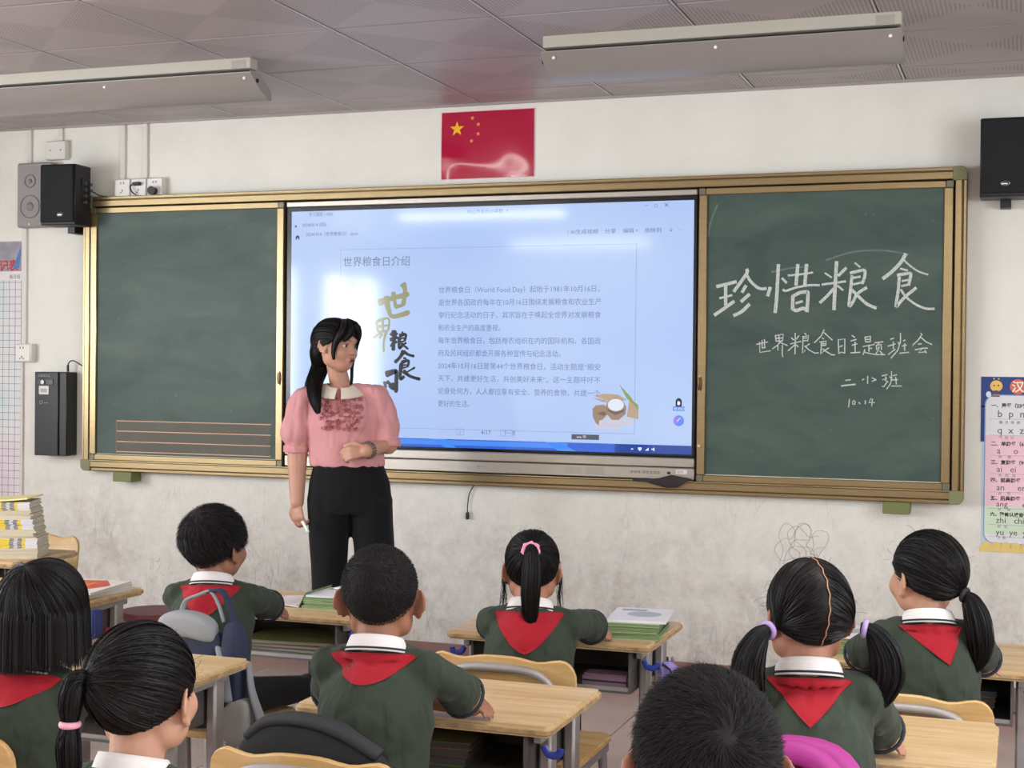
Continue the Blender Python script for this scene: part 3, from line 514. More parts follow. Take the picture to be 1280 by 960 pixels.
# calligraphy column
def brush(strokes, nm, m):
    for ch in strokes:
        mb = MB()
        for k, (w, pts) in enumerate(ch):
            P = smooth_line([(p[0], p[1], 0) for p in pts], 5); n = len(P); Lf = []; Rf = []
            for i in range(n):
                d = (P[min(i+1, n-1)]-P[max(i-1, 0)]).normalized(); t_ = i/(n-1); kk = w*.00066*(1.15-.55*math.sin(PI*t_)*.6-.35*t_); nx = Vector((d.y, -d.x, 0))
                Lf.append(P[i]+nx*kk*(.55 if i in (0, n-1) else 1)); Rf.append(P[i]-nx*kk*(.55 if i in (0, n-1) else 1))
            y = YS-.0006-.0001*k
            mb.add([(p.x, y, p.y) for p in Lf+Rf], [(i, i+1, n+i+1, n+i) for i in range(n-1)])
        mb.build(nm, m, scr, smooth=False, recalc=False)
brush(ST_brushgold, 'brush_character', glow('brush_gold', '95956f')); brush(ST_brushblack, 'brush_character', glow('brush_ink', '0d1420'))
# picture of rice sacks and wheat
pic = [('picture_wheat', [[(.055, 1.205), (.10, 1.215), (.16, 1.212), (.20, 1.19), (.12, 1.185)], [(.05, 1.197), (.10, 1.19), (.14, 1.175), (.09, 1.18)], [(.21, 1.19), (.25, 1.16), (.25, 1.11), (.20, 1.12)]], 'b59c84'),
       ('picture_leaf', [[(.165, 1.255), (.215, 1.205), (.238, 1.17), (.20, 1.195)], [(.20, 1.20), (.235, 1.165), (.25, 1.14), (.25, 1.17)]], '8a9c50'),
       ('picture_flour', [disc(.14, 1.095, .022, sx=2.2), disc(.20, 1.10, .016, sx=2.0), disc(.09, 1.09, .012, sx=1.8), rc(.06, .17, 1.066, 1.09)], 'c9c6d6'),
       ('picture_sack', [[(.052, 1.115), (.05, 1.15), (.065, 1.165), (.10, 1.168), (.118, 1.15), (.115, 1.125), (.095, 1.105), (.08, 1.10), (.078, 1.08), (.065, 1.09)], [(.108, 1.165), (.112, 1.13), (.135, 1.105), (.165, 1.105), (.195, 1.13), (.198, 1.16), (.18, 1.19), (.15, 1.2), (.12, 1.185)]], '98806e'),
       ('picture_sack_mouth', [disc(.152, 1.168, .026, sx=1.35)], 'dde4f0'),
       ('picture_sack_fold', [[(.118, 1.15), (.15, 1.138), (.19, 1.15), (.188, 1.14), (.15, 1.125), (.12, 1.14)], [(.07, 1.13), (.1, 1.14), (.112, 1.13), (.1, 1.12)]], '6f5c52')]
for k, (nm, polys, c) in enumerate(pic): flats(nm, polys, glow(nm, c), YS-.0006-.0003*k)
# control panel: grille, jacks, maker's mark, sticker
gr = MB()
for i in range(26):
    for j in range(5):
        if 10 < i < 14: continue
        gr.cyl((-.066+i*.0068, -.0669, .874+j*.0062), 'y', .0019, .0008, 6)
tag(gr.build('speaker_grille', mat('grille_grey', '8f8c88', .5), cp), kind='stuff')
for i in range(8):
    x = .226+i*.0155+(.006 if i > 2 else 0)
    q = MB().cyl((x, -.0672, .8895), 'y', .0052, .0012, 14).build('button_ring', M_DARK, cp); MB().cyl((x, -.0680, .8895), 'y', .0034, .001, 12).build('button', mat('button_grey', 'b8b2aa', .4), q)
MB().box(.378, .392, -.0678, -.066, .884, .894, bev=.001).build('port', M_DARK, cp)
MB().cyl((-.462, -.0672, .889), 'y', .005, .001, 16).build('maker_mark', mat('mark_grey', '8d8880', .5), cp)
words('maker_text', '▪▪▪▪', .012, -.452, .885, mat('mark_grey', '8d8880', .5), y=-.0668, parent=cp)
MB().box(.415, .462, -.0672, -.066, .886, .904).build('sticker', mat('sticker_white', 'e8e4e0', .5), cp)
words('sticker_text', '能效', .013, .42, .890, mat('mark_grey', '8d8880', .5), y=-.0676, parent=cp)

# ------------------------------------------------------------------ dark cloth on the bottom rail
def cloth_blob():
    rings = []; n = 16; xs = [.235, .26, .29, .32, .35, .375, .40, .425, .445, .47, .49]
    zr = [.004, .006, .008, .010, .016, .024, .027, .024, .016, .007, .003]; zc = [.857, .857, .858, .853, .852, .852, .856, .855, .86, .866, .864]
    for i, x in enumerate(xs):
        ring = []
        for k in range(n):
            a = 2*PI*k/n; w = 1+.22*mnoise.noise(Vector((x*40, math.cos(a)*2, math.sin(a)*2)))
            ring.append((x, -.088-zr[i]*.55*math.cos(a)*w, zc[i]+zr[i]*math.sin(a)*w))
        rings.append(ring)
    return MB().loft(rings)
o = cloth_blob().build('wiping_cloth', mat('dark_cloth', '3a3438', .95, bump=.6, bscale=300), smooth=True); tag(o, 'crumpled dark rag lying on the bottom rail below the display', 'cloth'); single(o, (.36, -.088, .857))
# hanging cable with plug below the frame
mb = MB(); mb.tube(smooth_line([(-.500, -.012, .803), (-.510, -.012, .79), (-.525, -.012, .76), (-.532, -.012, .71), (-.532, -.013, .68)], 5), .0025, 6)
c = mb.build('dangling_cable', M_BLACKP); tag(c, 'thin black cable with a plug hanging below the board', 'cable')
MB().box(-.539, -.525, -.020, -.006, .650, .682, bev=.003).build('plug', M_BLACKP, c)
single(c, (-.5, -.012, .803)); ORG[c.name] = Vector()
for ch in c.children: ch.location = (.5, .012, -.803)

# ------------------------------------------------------------------ flag poster
fl = thing('flag_poster', 'glossy red national flag poster with five yellow stars above the display', 'poster', (-.435, 0, 2.3))
M_RED = mat('flag_red', 'b5173f', .09, coat=.6)
MB().box(-.652, -.214, -.0030, -.0005, 2.145, 2.445).build('white_margin', mat('poster_margin', 'e8c8cc', .5), fl)
# a slightly bulging sheet, so that it picks up curved reflections
mb = MB(); nx_, nz_ = 30, 20; v = []
for j in range(nz_+1):
    for i in range(nx_+1):
        u, w_ = i/nx_, j/nz_; bul = .009*math.sin(PI*u)*math.sin(PI*w_)+.003*math.sin(7*u+3*w_)*math.sin(PI*w_)
        v.append((-.649+.432*u, -.0035-bul, 2.148+.294*w_))
mb.add(v, [(j*(nx_+1)+i, j*(nx_+1)+i+1, (j+1)*(nx_+1)+i+1, (j+1)*(nx_+1)+i) for j in range(nz_) for i in range(nx_)]); mb.build('red_sheet', M_RED, fl, smooth=True, recalc=False)
def star(cx, cz, r, rot=0):
    return [(cx+(r if k % 2 == 0 else r*.39)*math.sin(rot+k*PI/5), cz+(r if k % 2 == 0 else r*.39)*math.cos(rot+k*PI/5)) for k in range(10)]
for k, (cx, cz, r, ro) in enumerate(((-.575, 2.368, .035, 0), (-.503, 2.413, .011, .3), (-.474, 2.384, .011, .1), (-.474, 2.342, .011, 0), (-.505, 2.312, .011, .2))):
    u = (cx+.649)/.432; w_ = (cz-2.148)/.294; y = -.0035-(.009*math.sin(PI*u)*math.sin(PI*w_)+.003*math.sin(7*u+3*w_)*math.sin(PI*w_))
    st = MB(); pts = star(cx, cz, r, ro); st.add([(p[0], y-.0014, p[1]) for p in pts]+[(cx, y-.0016, cz)], [(i, (i+1) % 10, 10) for i in range(10)]); st.build('yellow_star', mat('star_yellow', 'f6c22a' if k == 0 else 'f3a77c', .2) if k == 0 else mat('star_small', 'f0a06a', .2), fl, smooth=False, recalc=False)

fl.location.x -= .026; fl.location.z -= -.004
# ------------------------------------------------------------------ loudspeakers
def speaker(label, x0, x1, y0, y1, z0, z1, rz=0, conn=False):
    t = thing('wall_loudspeaker', label, 'loudspeaker', ((x0+x1)/2, y1, z0)); piv = Vector(((x0+x1)/2, (y0+y1)/2, 0)); rot = Matrix.Rotation(rz, 3, 'Z')
    def put(mb, nm, m, par=t):
        mb.v = [tuple(piv+rot@(Vector(p)-piv)) for p in mb.v]; return mb.build(nm, m, par)
    cab = put(MB().box(x0, x1, y0+.012, y1, z0, z1, bev=.004), 'cabinet', mat('speaker_vinyl', '1a1b1f', .5, bump=.2, bscale=200))
    put(MB().box(x0+.004, x1-.004, y0, y0+.012, z0+.012, z1-.004, bev=.005), 'grille', mat('speaker_cloth', '08090c', .75, bump=.3, bscale=600), t)
    bx = (x0+x1)/2+(.0 if not conn else .02); bz = z0+.048
    ov = MB().tube([(bx+.0155*math.cos(a*PI/10), y0-.001, bz+.0085*math.sin(a*PI/10)) for a in range(20)], .0012, 6, closed=True); put(ov, 'badge', mat('badge_silver', 'c9ccd0', .25, metal=.9))
    v, f = text_mesh('ovo', .014, bx-.013, bz-.005, y0-.0012, 'LEFT', .0004); put(MB().add(v, f), 'badge_text', mat('badge_silver', 'c9ccd0', .25, metal=.9))
    put(MB().box((x0+x1)/2-.02, (x0+x1)/2+.02, y1-.02, .0-.001 if y1 < -.01 else y1, z0-.03, z0+.02, bev=.002), 'bracket', M_BLACKP)
    if conn:
        pl = put(MB().box(x1-.001, x1+.004, y0+.06, y1-.01, z0+.12, z1-.06, bev=.002), 'connector_plate', M_BLACKP)
        for i in range(4):
            for j in range(2):
                o = MB().cyl((x1+.008, y0+.085+j*.045, z1-.085-i*.03), 'x', .008, .014, 12); o.v = [tuple(piv+rot@(Vector(p)-piv)) for p in o.v]; o.build('connector', mat('connector_grey', '6f7076', .35, metal=.6), pl)
    return t
speaker('black loudspeaker on the left, beside the grey one, turned to show its connectors', -2.645, -2.458, -.225, -.080, 1.975, 2.262, 0.06, True)
speaker('black loudspeaker at the right edge of the picture, beside the frame corner', 1.606, 1.79, -.20, -.05, 1.985, 2.283, -.0)
t = thing('column_loudspeaker', 'slim light grey loudspeaker on the wall, left of the black one', 'loudspeaker', (-2.83, 0, 1.98))
MB().box(-2.905, -2.70, -.06, -.001, 1.985, 2.30, bev=.008).build('cabinet', mat('speaker_grey', '9c9a97', .6), t)
for z, r_ in ((2.21, .03), (2.085, .055)):
    q = MB().tube([(-2.825+r_*math.cos(a*PI/14), -.061, z+r_*math.sin(a*PI/14)) for a in range(28)], .003, 6, closed=True).build('driver_ring', mat('driver_grey', '87858a', .5), t)
    MB().ell((-2.825, -.060, z), (r_*.4, .006, r_*.4), 16, 8).build('dust_cap', mat('driver_grey', '87858a', .5), q)
MB().cyl((-2.825, -.062, 2.0), 'y', .006, .004, 14).build('badge', mat('badge_silver', 'c9ccd0', .25, metal=.9), t)
# cable from the black speaker over the frame
mb = MB().tube(smooth_line([(-2.532, -.14, 2.16), (-2.50, -.10, 2.155), (-2.46, -.06, 2.145), (-2.43, -.05, 2.128), (-2.40, -.03, 2.124)], 6), .0028, 6)
o = mb.build('speaker_cable', M_BLACKP); tag(o, 'black cable from the loudspeaker to the top of the board frame', 'cable'); single(o, (-2.53, -.14, 2.16))

# ------------------------------------------------------------------ trunking, sockets, boxes
def conduit(label, x, z0, z1, w=.022):
    o = MB().box(x-w/2, x+w/2, -.014, -.0005, z0, z1, bev=.002).build('cable_trunking', M_WALLP); tag(o, label, 'trunking', 'white cable trunking on the wall'); single(o, (x, 0, z0)); return o
M_WALLP = mat('trunking_white', 'e2ded8', .45)
conduit('white trunking from the ceiling down behind the grey loudspeaker', -2.868, 2.30, CEIL-.015)
conduit('long white trunking from below the grey loudspeaker down to the socket by the grid chart', -2.895, 1.415, 1.985, .026)
conduit('short white trunking from the ceiling to the small box above the black loudspeaker', -2.683, 2.405, CEIL-.015, .018)
conduit('left one of the two trunkings running from the ceiling to the sockets over the frame', -2.330, 2.205, CEIL-.015, .028)
conduit('right one of the two trunkings running from the ceiling to the sockets over the frame', -2.204, 2.21, CEIL-.015, .028)
conduit('thin trunking running down beside the grid chart from its socket', -2.905, .62, 1.325, .012)
def box_thing(nm, label, cat, x0, x1, z0, z1, d=.035, m=None): 
    t = thing(nm, label, cat, ((x0+x1)/2, 0, z0)); MB().box(x0, x1, -d, -.0005, z0, z1, bev=.004).build('back_box', m or M_WALLP, t); return t
t = box_thing('junction_box', 'small white box with two screws above the black loudspeaker', 'box', -2.755, -2.640, 2.314, 2.405)
for s in (-.03, .03): MB().cyl((-2.697+s, -.036, 2.36), 'y', .003, .003, 8).build('screw', M_DARK, t)
def socket_face(t, x0, x1, z0, z1, holes, d=.035):
    p = MB().box(x0+.003, x1-.003, -d-.004, -d, z0+.003, z1-.003, bev=.002).build('face_plate', mat('socket_white', 'edeae6', .35), t)
    for hx, hz, w, h in holes: MB().box(hx-w/2, hx+w/2, -d-.005, -d-.003, hz-h/2, hz+h/2).build('slot', M_DARK, p)
    return p
t = box_thing('wall_socket', 'white double socket on the wall beside the grid chart', 'socket', -2.922, -2.826, 1.325, 1.415, .04)
socket_face(t, -2.919, -2.832, 1.328, 1.412, [(-2.890, 1.395, .004, .010), (-2.872, 1.395, .004, .010), (-2.881, 1.350, .004, .010), (-2.890, 1.342, .008, .004), (-2.871, 1.342, .008, .004)], .04)
for i, (x0, lab) in enumerate(((-2.355, 'leftmost white socket of three over the frame, empty'), (-2.265, 'middle white socket of three over the frame, flat black plug in it'), (-2.175, 'rightmost white socket of three over the frame, round black plug in it'))):
    t = box_thing('wall_socket', lab, 'socket', x0, x0+.088, 2.118, 2.206, .035)
    socket_face(t, x0, x0+.088, 2.118, 2.206, [(x0+.036, 2.186, .004, .009), (x0+.052, 2.186, .004, .009), (x0+.044, 2.150, .004, .010), (x0+.036, 2.140, .008, .004)])
t = thing('plug', 'flat black plug and lead in the middle socket over the frame', 'plug', (-2.245, -.045, 2.18)); MB().box(-2.242, -2.202, -.062, -.040, 2.170, 2.186, bev=.003).build('plug_body', M_BLACKP, t)
MB().tube(smooth_line([(-2.242, -.052, 2.178), (-2.255, -.055, 2.165), (-2.245, -.055, 2.14), (-2.225, -.05, 2.126)], 5), .0035, 6).build('lead', M_BLACKP, t)
t = thing('plug', 'round black plug in the rightmost socket over the frame', 'plug', (-2.150, -.045, 2.14)); MB().cyl((-2.130, -.055, 2.142), 'y', .021, .03, 18, .017).build('plug_body', M_BLACKP, t)
# black control box left of the frame
t = thing('control_box', 'tall black metal box on the wall between grid chart and board frame', 'control box', (-2.70, 0, .864))
MB().box(-2.765, -2.585, -.085, -.001, .872, 1.278, bev=.004).build('case', mat('box_black', '1b1c1e', .4), t)
d_ = MB().box(-2.765, -2.628, -.094, -.085, .872, 1.278, bev=.003).build('door', mat('box_black', '1b1c1e', .4), t)
MB().box(-2.745, -2.655, -.0975, -.094, 1.215, 1.243, bev=.002).build('latch', mat('latch_dark', '4a4b4d', .25, metal=.8), t)
MB().cyl((-2.712, -.100, 1.228), 'y', .010, .01, 16).build('lock', mat('lock_chrome', 'b5b5b5', .2, metal=.9), t)
pl = MB().box(-2.738, -2.680, -.098, -.094, 1.168, 1.210, bev=.002).build('card_holder', mat('holder_white', 'dcdcda', .4), t); MB().box(-2.728, -2.690, -.0985, -.0975, 1.178, 1.197).build('card', mat('card_grey', 'a9a9a6', .5), pl)
words('panel_text', '多媒体讲台', .014, -2.745, 1.254, mat('print_grey', '9a9a9a', .5), y=-.0945, parent=t); words('maker_text', '▪▪▪', .016, -2.712, 1.123, mat('print_grey', '9a9a9a', .5), y=-.0945, parent=t)
MB().tube([(-2.727+.008*math.cos(a*PI/8), -.0945, 1.130+.008*math.sin(a*PI/8)) for a in range(16)], .0015, 5, closed=True).build('maker_mark', mat('print_grey', '9a9a9a', .5), t)
o = MB().tube(smooth_line([(-2.612, -.04, 1.279), (-2.612, -.04, 1.31), (-2.60, -.04, 1.33), (-2.575, -.04, 1.332), (-2.545, -.035, 1.315), (-2.520, -.02, 1.30)], 6), [.006]*7+[.003]*24, 7)
o = o.build('power_lead', M_BLACKP); tag(o, 'short black lead arching from the top of the black wall box to the frame', 'cable'); single(o, (-2.612, -.04, 1.279))

# ------------------------------------------------------------------ charts
def chart_words(parent, s, size, x, z, m, y=-.0036, align='LEFT', bold=0, width=None): return words('print', s, size, x, z, m, align, bold, y=y, parent=parent, width=width)
gc = thing('grid_chart', 'paper record chart with a blue-grey grid at the left edge of the picture', 'poster', (-3.2, 0, .69))
def chart_material():
    m, t, b = nt('chart_pastel'); L = t.links.new; g = N(t, 'ShaderNodeNewGeometry'); n = N(t, 'ShaderNodeTexNoise', Scale=2.2, Detail=2.0); L(g.outputs['Position'], n.inputs['Vector'])
    cr = N(t, 'ShaderNodeValToRGB'); e = cr.color_ramp.elements; e[0].position = .38; e[0].color = srgb('e6d3dc'); e[1].position = .62; e[1].color = srgb('c9dde0'); e.new(.5).color = srgb('e5e4e4'); L(n.outputs[0], cr.inputs[0]); L(cr.outputs[0], b.inputs['Base Color']); b.inputs['Roughness'].default_value = .55; return m
MB().box(-3.62, -2.915, -.003, -.0005, .62, 1.925).build('sheet', chart_material(), gc)
MB().box(-3.62, -2.917, -.0034, -.003, 1.775, 1.922).build('header_band', mat('chart_header', '9c98a4', .5, var=.25, vscale=9), gc)
mb = MB(); mb.add([(-2.97, -.0038, 1.79), (-2.93, -.0038, 1.79), (-2.92, -.0038, 1.86), (-2.92, -.0038, 1.90)], [(0, 1, 2, 3)]); mb.build('header_stripe', mat('chart_blue', '4a7bb0', .5), gc, smooth=False)
mb = MB()
for i in range(19): mb.box(-2.917-i*.036-.0012, -2.917-i*.036+.0012, -.0036, -.003, .62, 1.73)
for j in range(31): mb.box(-3.62, -2.917, -.0036, -.003, .64+j*.036-.0012, .64+j*.036+.0012)
tag(mb.build('grid_lines', mat('chart_grid_ink', '7f90a0', .6), gc), kind='stuff')
chart_words(gc, '班级情况登记表', .058, -2.935, 1.782, mat('chart_red', 'c0303c', .5), align='RIGHT', bold=.002); chart_words(gc, '值日组', .022, -2.99, 1.74, mat('print_black', '2a2a30', .6)); MB().box(-3.62, -2.917, -.0035, -.003, 1.730, 1.775).build('white_row', mat('chart_white', 'e6e3e6', .5), gc)
# right chart: pinyin table
pc = thing('pinyin_chart', 'pastel pinyin alphabet wall chart with a blue header at the right edge', 'poster', (2.0, 0, .62))
MB().box(1.622, 2.42, -.003, -.0005, .635, 1.300).build('sheet', mat('chart_paleblue', 'bcd0de', .5), pc)
M_PNAVY = mat('chart_navy', '1f3f86', .5); MB().box(1.616, 2.42, -.0034, -.0028, 1.185, 1.304).build('header', M_PNAVY, pc); MB().box(1.616, 1.636, -.0034, -.0028, 1.05, 1.19).build('header_side', M_PNAVY, pc)
def rrect(x0, x1, z0, z1, r, n=6):
    o = []
    for cx, cz, a0 in ((x1-r, z1-r, 0), (x0+r, z1-r, 90), (x0+r, z0+r, 180), (x1-r, z0+r, 270)):
        for k in range(n+1): a = R(a0+90*k/n); o.append((cx+r*math.cos(a), cz+r*math.sin(a)))
    return o
MB().prism(rrect(1.630, 2.41, .652, 1.235, .04), 'y', -.0042, -.0030).build('table_border', mat('chart_border', '7fa3cc', .5), pc)
MB().prism(rrect(1.634, 2.406, .656, 1.231, .038), 'y', -.0046, -.0040).build('table_ground', mat('chart_ground', 'dfe0e3', .5), pc)
MB().box(1.634, 2.406, -.0049, -.0044, .800, 1.075).build('pink_rows', mat('chart_pink', 'edc6d2', .5), pc); MB().box(1.634, 2.406, -.0049, -.0044, .690, .800).build('green_rows', mat('chart_green', 'cfe0c8', .5), pc)
M_INK = mat('print_black', '2a2a30', .6); M_SOFT = mat('print_grey2', '8a8088', .6)
ys_ = -.0054
rows = [(1.190, '一、声母（23个）', .020, 1), (1.145, 'b  p  m  f  d  t', .042, 0), (1.115, '播  泼  摸  佛', .015, 2), (1.070, 'q  x  zh  ch  sh', .042, 0), (1.045, '气  西  知', .015, 2), (1.015, '二、单韵母（6个）', .020, 1), (.978, 'a     o     e     i', .036, 0), (.957, '啊     喔', .015, 2), (.930, '三、复韵母（9个）', .020, 1), (.894, 'ai   ei   ui   ao', .036, 0), (.873, '哀   欸   威', .015, 2), (.848, '四、前鼻韵母（5个）', .020, 1), (.810, 'an     en     in', .036, 0), (.790, '安     恩', .015, 2), (.765, '五、后鼻韵母（4个）', .020, 1), (.735, 'ang      eng', .034, 0), (.716, '昂      鞥', .014, 2), (.692, '六、整体认读音节（16个）', .019, 1)]
z_top = 1.200; sc_ = (1.200-.662)/(1.200-.60); rows += [(.660, 'zhi   chi   shi', .036, 0), (.638, '织   吃', .014, 2), (.605, 'yu  ye  yue', .036, 0), (.588, '迂  椰', .013, 2)]
for z, s, sz, kd in rows:
    zz = 1.200-(1.200-z)*sc_*.95-.006
    chart_words(pc, s, sz*.93, 1.655+(.022 if kd == 0 else .028 if kd == 2 else 0), zz, (M_INK, M_INK, M_SOFT)[kd] if kd != 0 else mat('print_plum', '5c4a5a', .6), ys_, bold=.0006 if kd == 1 else 0)
    if kd == 0: MB().box(1.65, 2.38, -.0053, -.0048, zz-.008, zz-.0068).build('rule', mat('rule_grey', 'a89ba6', .6), pc)
q = MB().prism(disc(1.752, 1.266, .030), 'y', -.0052, -.0034).build('title_disc', mat('chart_coral', 'd86a4e', .5), pc); chart_words(pc, '汉', .046, 1.729, 1.249, mat('star_white', 'f2efe6', .6), -.0058, bold=.001)
chart_words(pc, '语拼音字母表', .046, 1.79, 1.249, mat('star_white', 'f2efe6', .6), -.0058, bold=.001)
# small bee printed on the header
MB().prism(disc(1.672, 1.268, .022, sx=1.05), 'y', -.0056, -.0034).build('bee_head', mat('bee_yellow', 'eec463', .5), pc)
for k in range(3): MB().box(1.655+.004*k, 1.685-.003*k, -.0062, -.0046, 1.226+k*.010, 1.231+k*.010).build('bee_stripe', mat('bee_brown', '7a4a30', .5), pc)
for s in (-1, 1):
    MB().prism(disc(1.672+s*.008, 1.270, .003), 'y', -.006, -.0054).build('bee_eye', M_DARK, pc); MB().prism(disc(1.672+s*.009, 1.296, .003), 'y', -.006, -.0034).build('bee_feeler', mat('bee_yellow', 'eec463', .5), pc)
MB().prism(disc(1.644, 1.235, .012, sx=.8), 'y', -.0050, -.0044).build('bee_wing', mat('wing_white', 'd8e4ee', .5), pc)
bd = MB(); xx = 1.622
while xx < 2.42: bd.prism(disc(xx+.022, .640, .020, 16)[:9], 'y', -.0050, -.0036); xx += .036
bd.box(1.616, 2.42, -.0042, -.0030, .620, .6405); bd.build('scalloped_edge', mat('scallop_yellow', 'e2c877', .5), pc)

# ------------------------------------------------------------------ board lamps under the ceiling
def board_lamp(label, x0, x1, yb):
    t = thing('board_lamp', label, 'lamp', ((x0+x1)/2, yb, CEIL), group='unlit board lamps')
    M_LB = mat('lamp_body_enamel', 'b3b0a5', .5); M_LR = mat('lamp_reflector', 'a9a4a0', .32, metal=.35)
    MB().box(x0, x1, yb-.028, yb+.028, CEIL-.046, CEIL-.004, bev=.002).build('lamp_body', M_LB, t)
    # asymmetrical reflector: curved sheet from the body down towards the board
    th = .0018; prof = [(yb-.030, CEIL-.062), (yb-.012, CEIL-.075), (yb+.02, CEIL-.098), (yb+.06, CEIL-.122), (yb+.10, CEIL-.138), (yb+.125, CEIL-.143), (yb+.135, CEIL-.136)]
    pr_ = [(p.x, p.y) for p in smooth_line([(a, b, 0) for a, b in prof], 4)]
    o = pr_+[(a, b+.003) for a, b in reversed(pr_)]
    rf = MB(); rf.prism(o, 'x', x0-.01, x1-.0); rf.build('reflector', M_LR, t)
    ep = [(yb-.030, CEIL-.055), (yb-.030, CEIL-.062)]+prof[1:]+[(yb+.128, CEIL-.105), (yb+.045, CEIL-.052)]
    for xx in (x0-.01, x1): e_ = MB().prism(ep, 'x', xx, xx+.002).build('end_plate', M_LR, t); MB().cyl((xx+.003 if xx > x0 else xx-.003, yb+.02, CEIL-.085), 'x', .008, .006, 12).build('end_screw', M_DARK, e_)
    MB().box(x0+.01, x1-.01, yb-.02, yb+.02, CEIL-.066, CEIL-.052).build('lamp_slot', M_DARK, t)
    MB().cyl(((x0+x1)/2, yb+.03, CEIL-.078), 'x', .008, x1-x0-.05, 10).build('tube', mat('dead_tube', 'd9d9d4', .3), t)
    for xx in (x0+.035, x1-.035, (x0+x1)/2): MB().ell((xx, yb-.012, CEIL-.079), (.006, .005, .006), 10, 8).build('clip', mat('clip_white', 'f2f2ee', .3), t)
    MB().box(x1-.08, x1-.02, yb-.0288, yb-.028, CEIL-.044, CEIL-.014).build('rating_label', mat('label_grey', 'a19d96', .6), t)
    return t
board_lamp('unlit lamp with a grey curved reflector under the ceiling, right of the flag', .175, 1.388, -1.125)
board_lamp('unlit lamp with a grey curved reflector under the ceiling, cut by the left edge', -2.30, -.985, -1.12)
# ------------------------------------------------------------------ desks and chairs
DZ = .57
M_DSTEEL = mat('desk_shadow_steel', '6f6a68', .5, metal=.3)
M_HOOK = mat('blue_plastic_hook', '2b3f9c', .4)
def make_desk():
    t = thing('school_desk', 'x', 'desk')
    o = rrect(-.30, .30, -.20, .20, .018, 4)
    MB().prism(o, 'z', DZ-.024, DZ, bev=.006, seg=2).build('desktop', M_WOOD, t)
    MB().prism(rrect(-.3008, .3008, -.2008, .2008, .018, 4), 'z', DZ-.019, DZ-.007, bev=.002).build('worn_edge', M_EDGE, t)
    # cubby under the top, open towards the pupil
    b = MB(); b.box(-.235, .235, -.165, .165, .424, .430); b.box(-.235, -.229, -.165, .165, .430, DZ-.024); b.box(.229, .235, -.165, .165, .430, DZ-.024); b.box(-.229, .229, .159, .165, .430, DZ-.024)
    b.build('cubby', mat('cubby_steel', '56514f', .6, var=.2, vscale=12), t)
    MB().box(-.229, .229, -.162, -.156, .430, .440).build('cubby_lip', M_STEEL, t)
    for sx in (-1, 1):
        x = sx*.255
        for y0 in (-.075, .10):
            MB().box(x-.014, x+.014, y0-.024, y0+.024, .03, DZ-.024, bev=.006).build('leg', M_STEEL, t)
        MB().box(x-.016, x+.016, -.19, .19, .006, .036, bev=.008).build('foot', M_STEEL, t)
        MB().box(x-.010, x+.010, -.15, .15, DZ-.05, DZ-.024, bev=.003).build('side_rail', M_STEEL, t)
        hk = MB().tube(smooth_line([(sx*.266, -.14, .515), (sx*.275, -.14, .500), (sx*.290, -.14, .496), (sx*.302, -.14, .502), (sx*.304, -.14, .512)], 4), .0055, 8, flat=1.5)
        hk.build('hook', M_HOOK, t)
    MB().box(-.245, .245, .07, .095, .10, .125, bev=.004).build('stretcher', M_STEEL, t)
    return t
def back_outline(w=.195, z0=.425, z1=.605, n=40):
    o = [(-w+.03, z0), (w-.03, z0)]
    for k in range(1, 6): a = -PI/2+k*PI/12; o.append((w-.03+.03*math.cos(a), z0+.03+.03*math.sin(a)))
    # right upper corner, wavy top, left upper corner
    r = .045
    for k in range(0, 6): a = k*PI/12; o.append((w-r+r*math.cos(a), z1-r+r*math.sin(a)))
    for k in range(1, 24):
        x = (w-r)*(1-2*k/24); u = x/w; o.append((x, z1-.011*math.exp(-((abs(u)-.52)/.20)**2)))
    for k in range(0, 6): a = PI/2+k*PI/12; o.append((-w+r+r*math.cos(a), z1-r+r*math.sin(a)))
    for k in range(1, 6): a = PI+k*PI/12; o.append((-w+.03+.03*math.cos(a), z0+.03+.03*math.sin(a)))
    return o
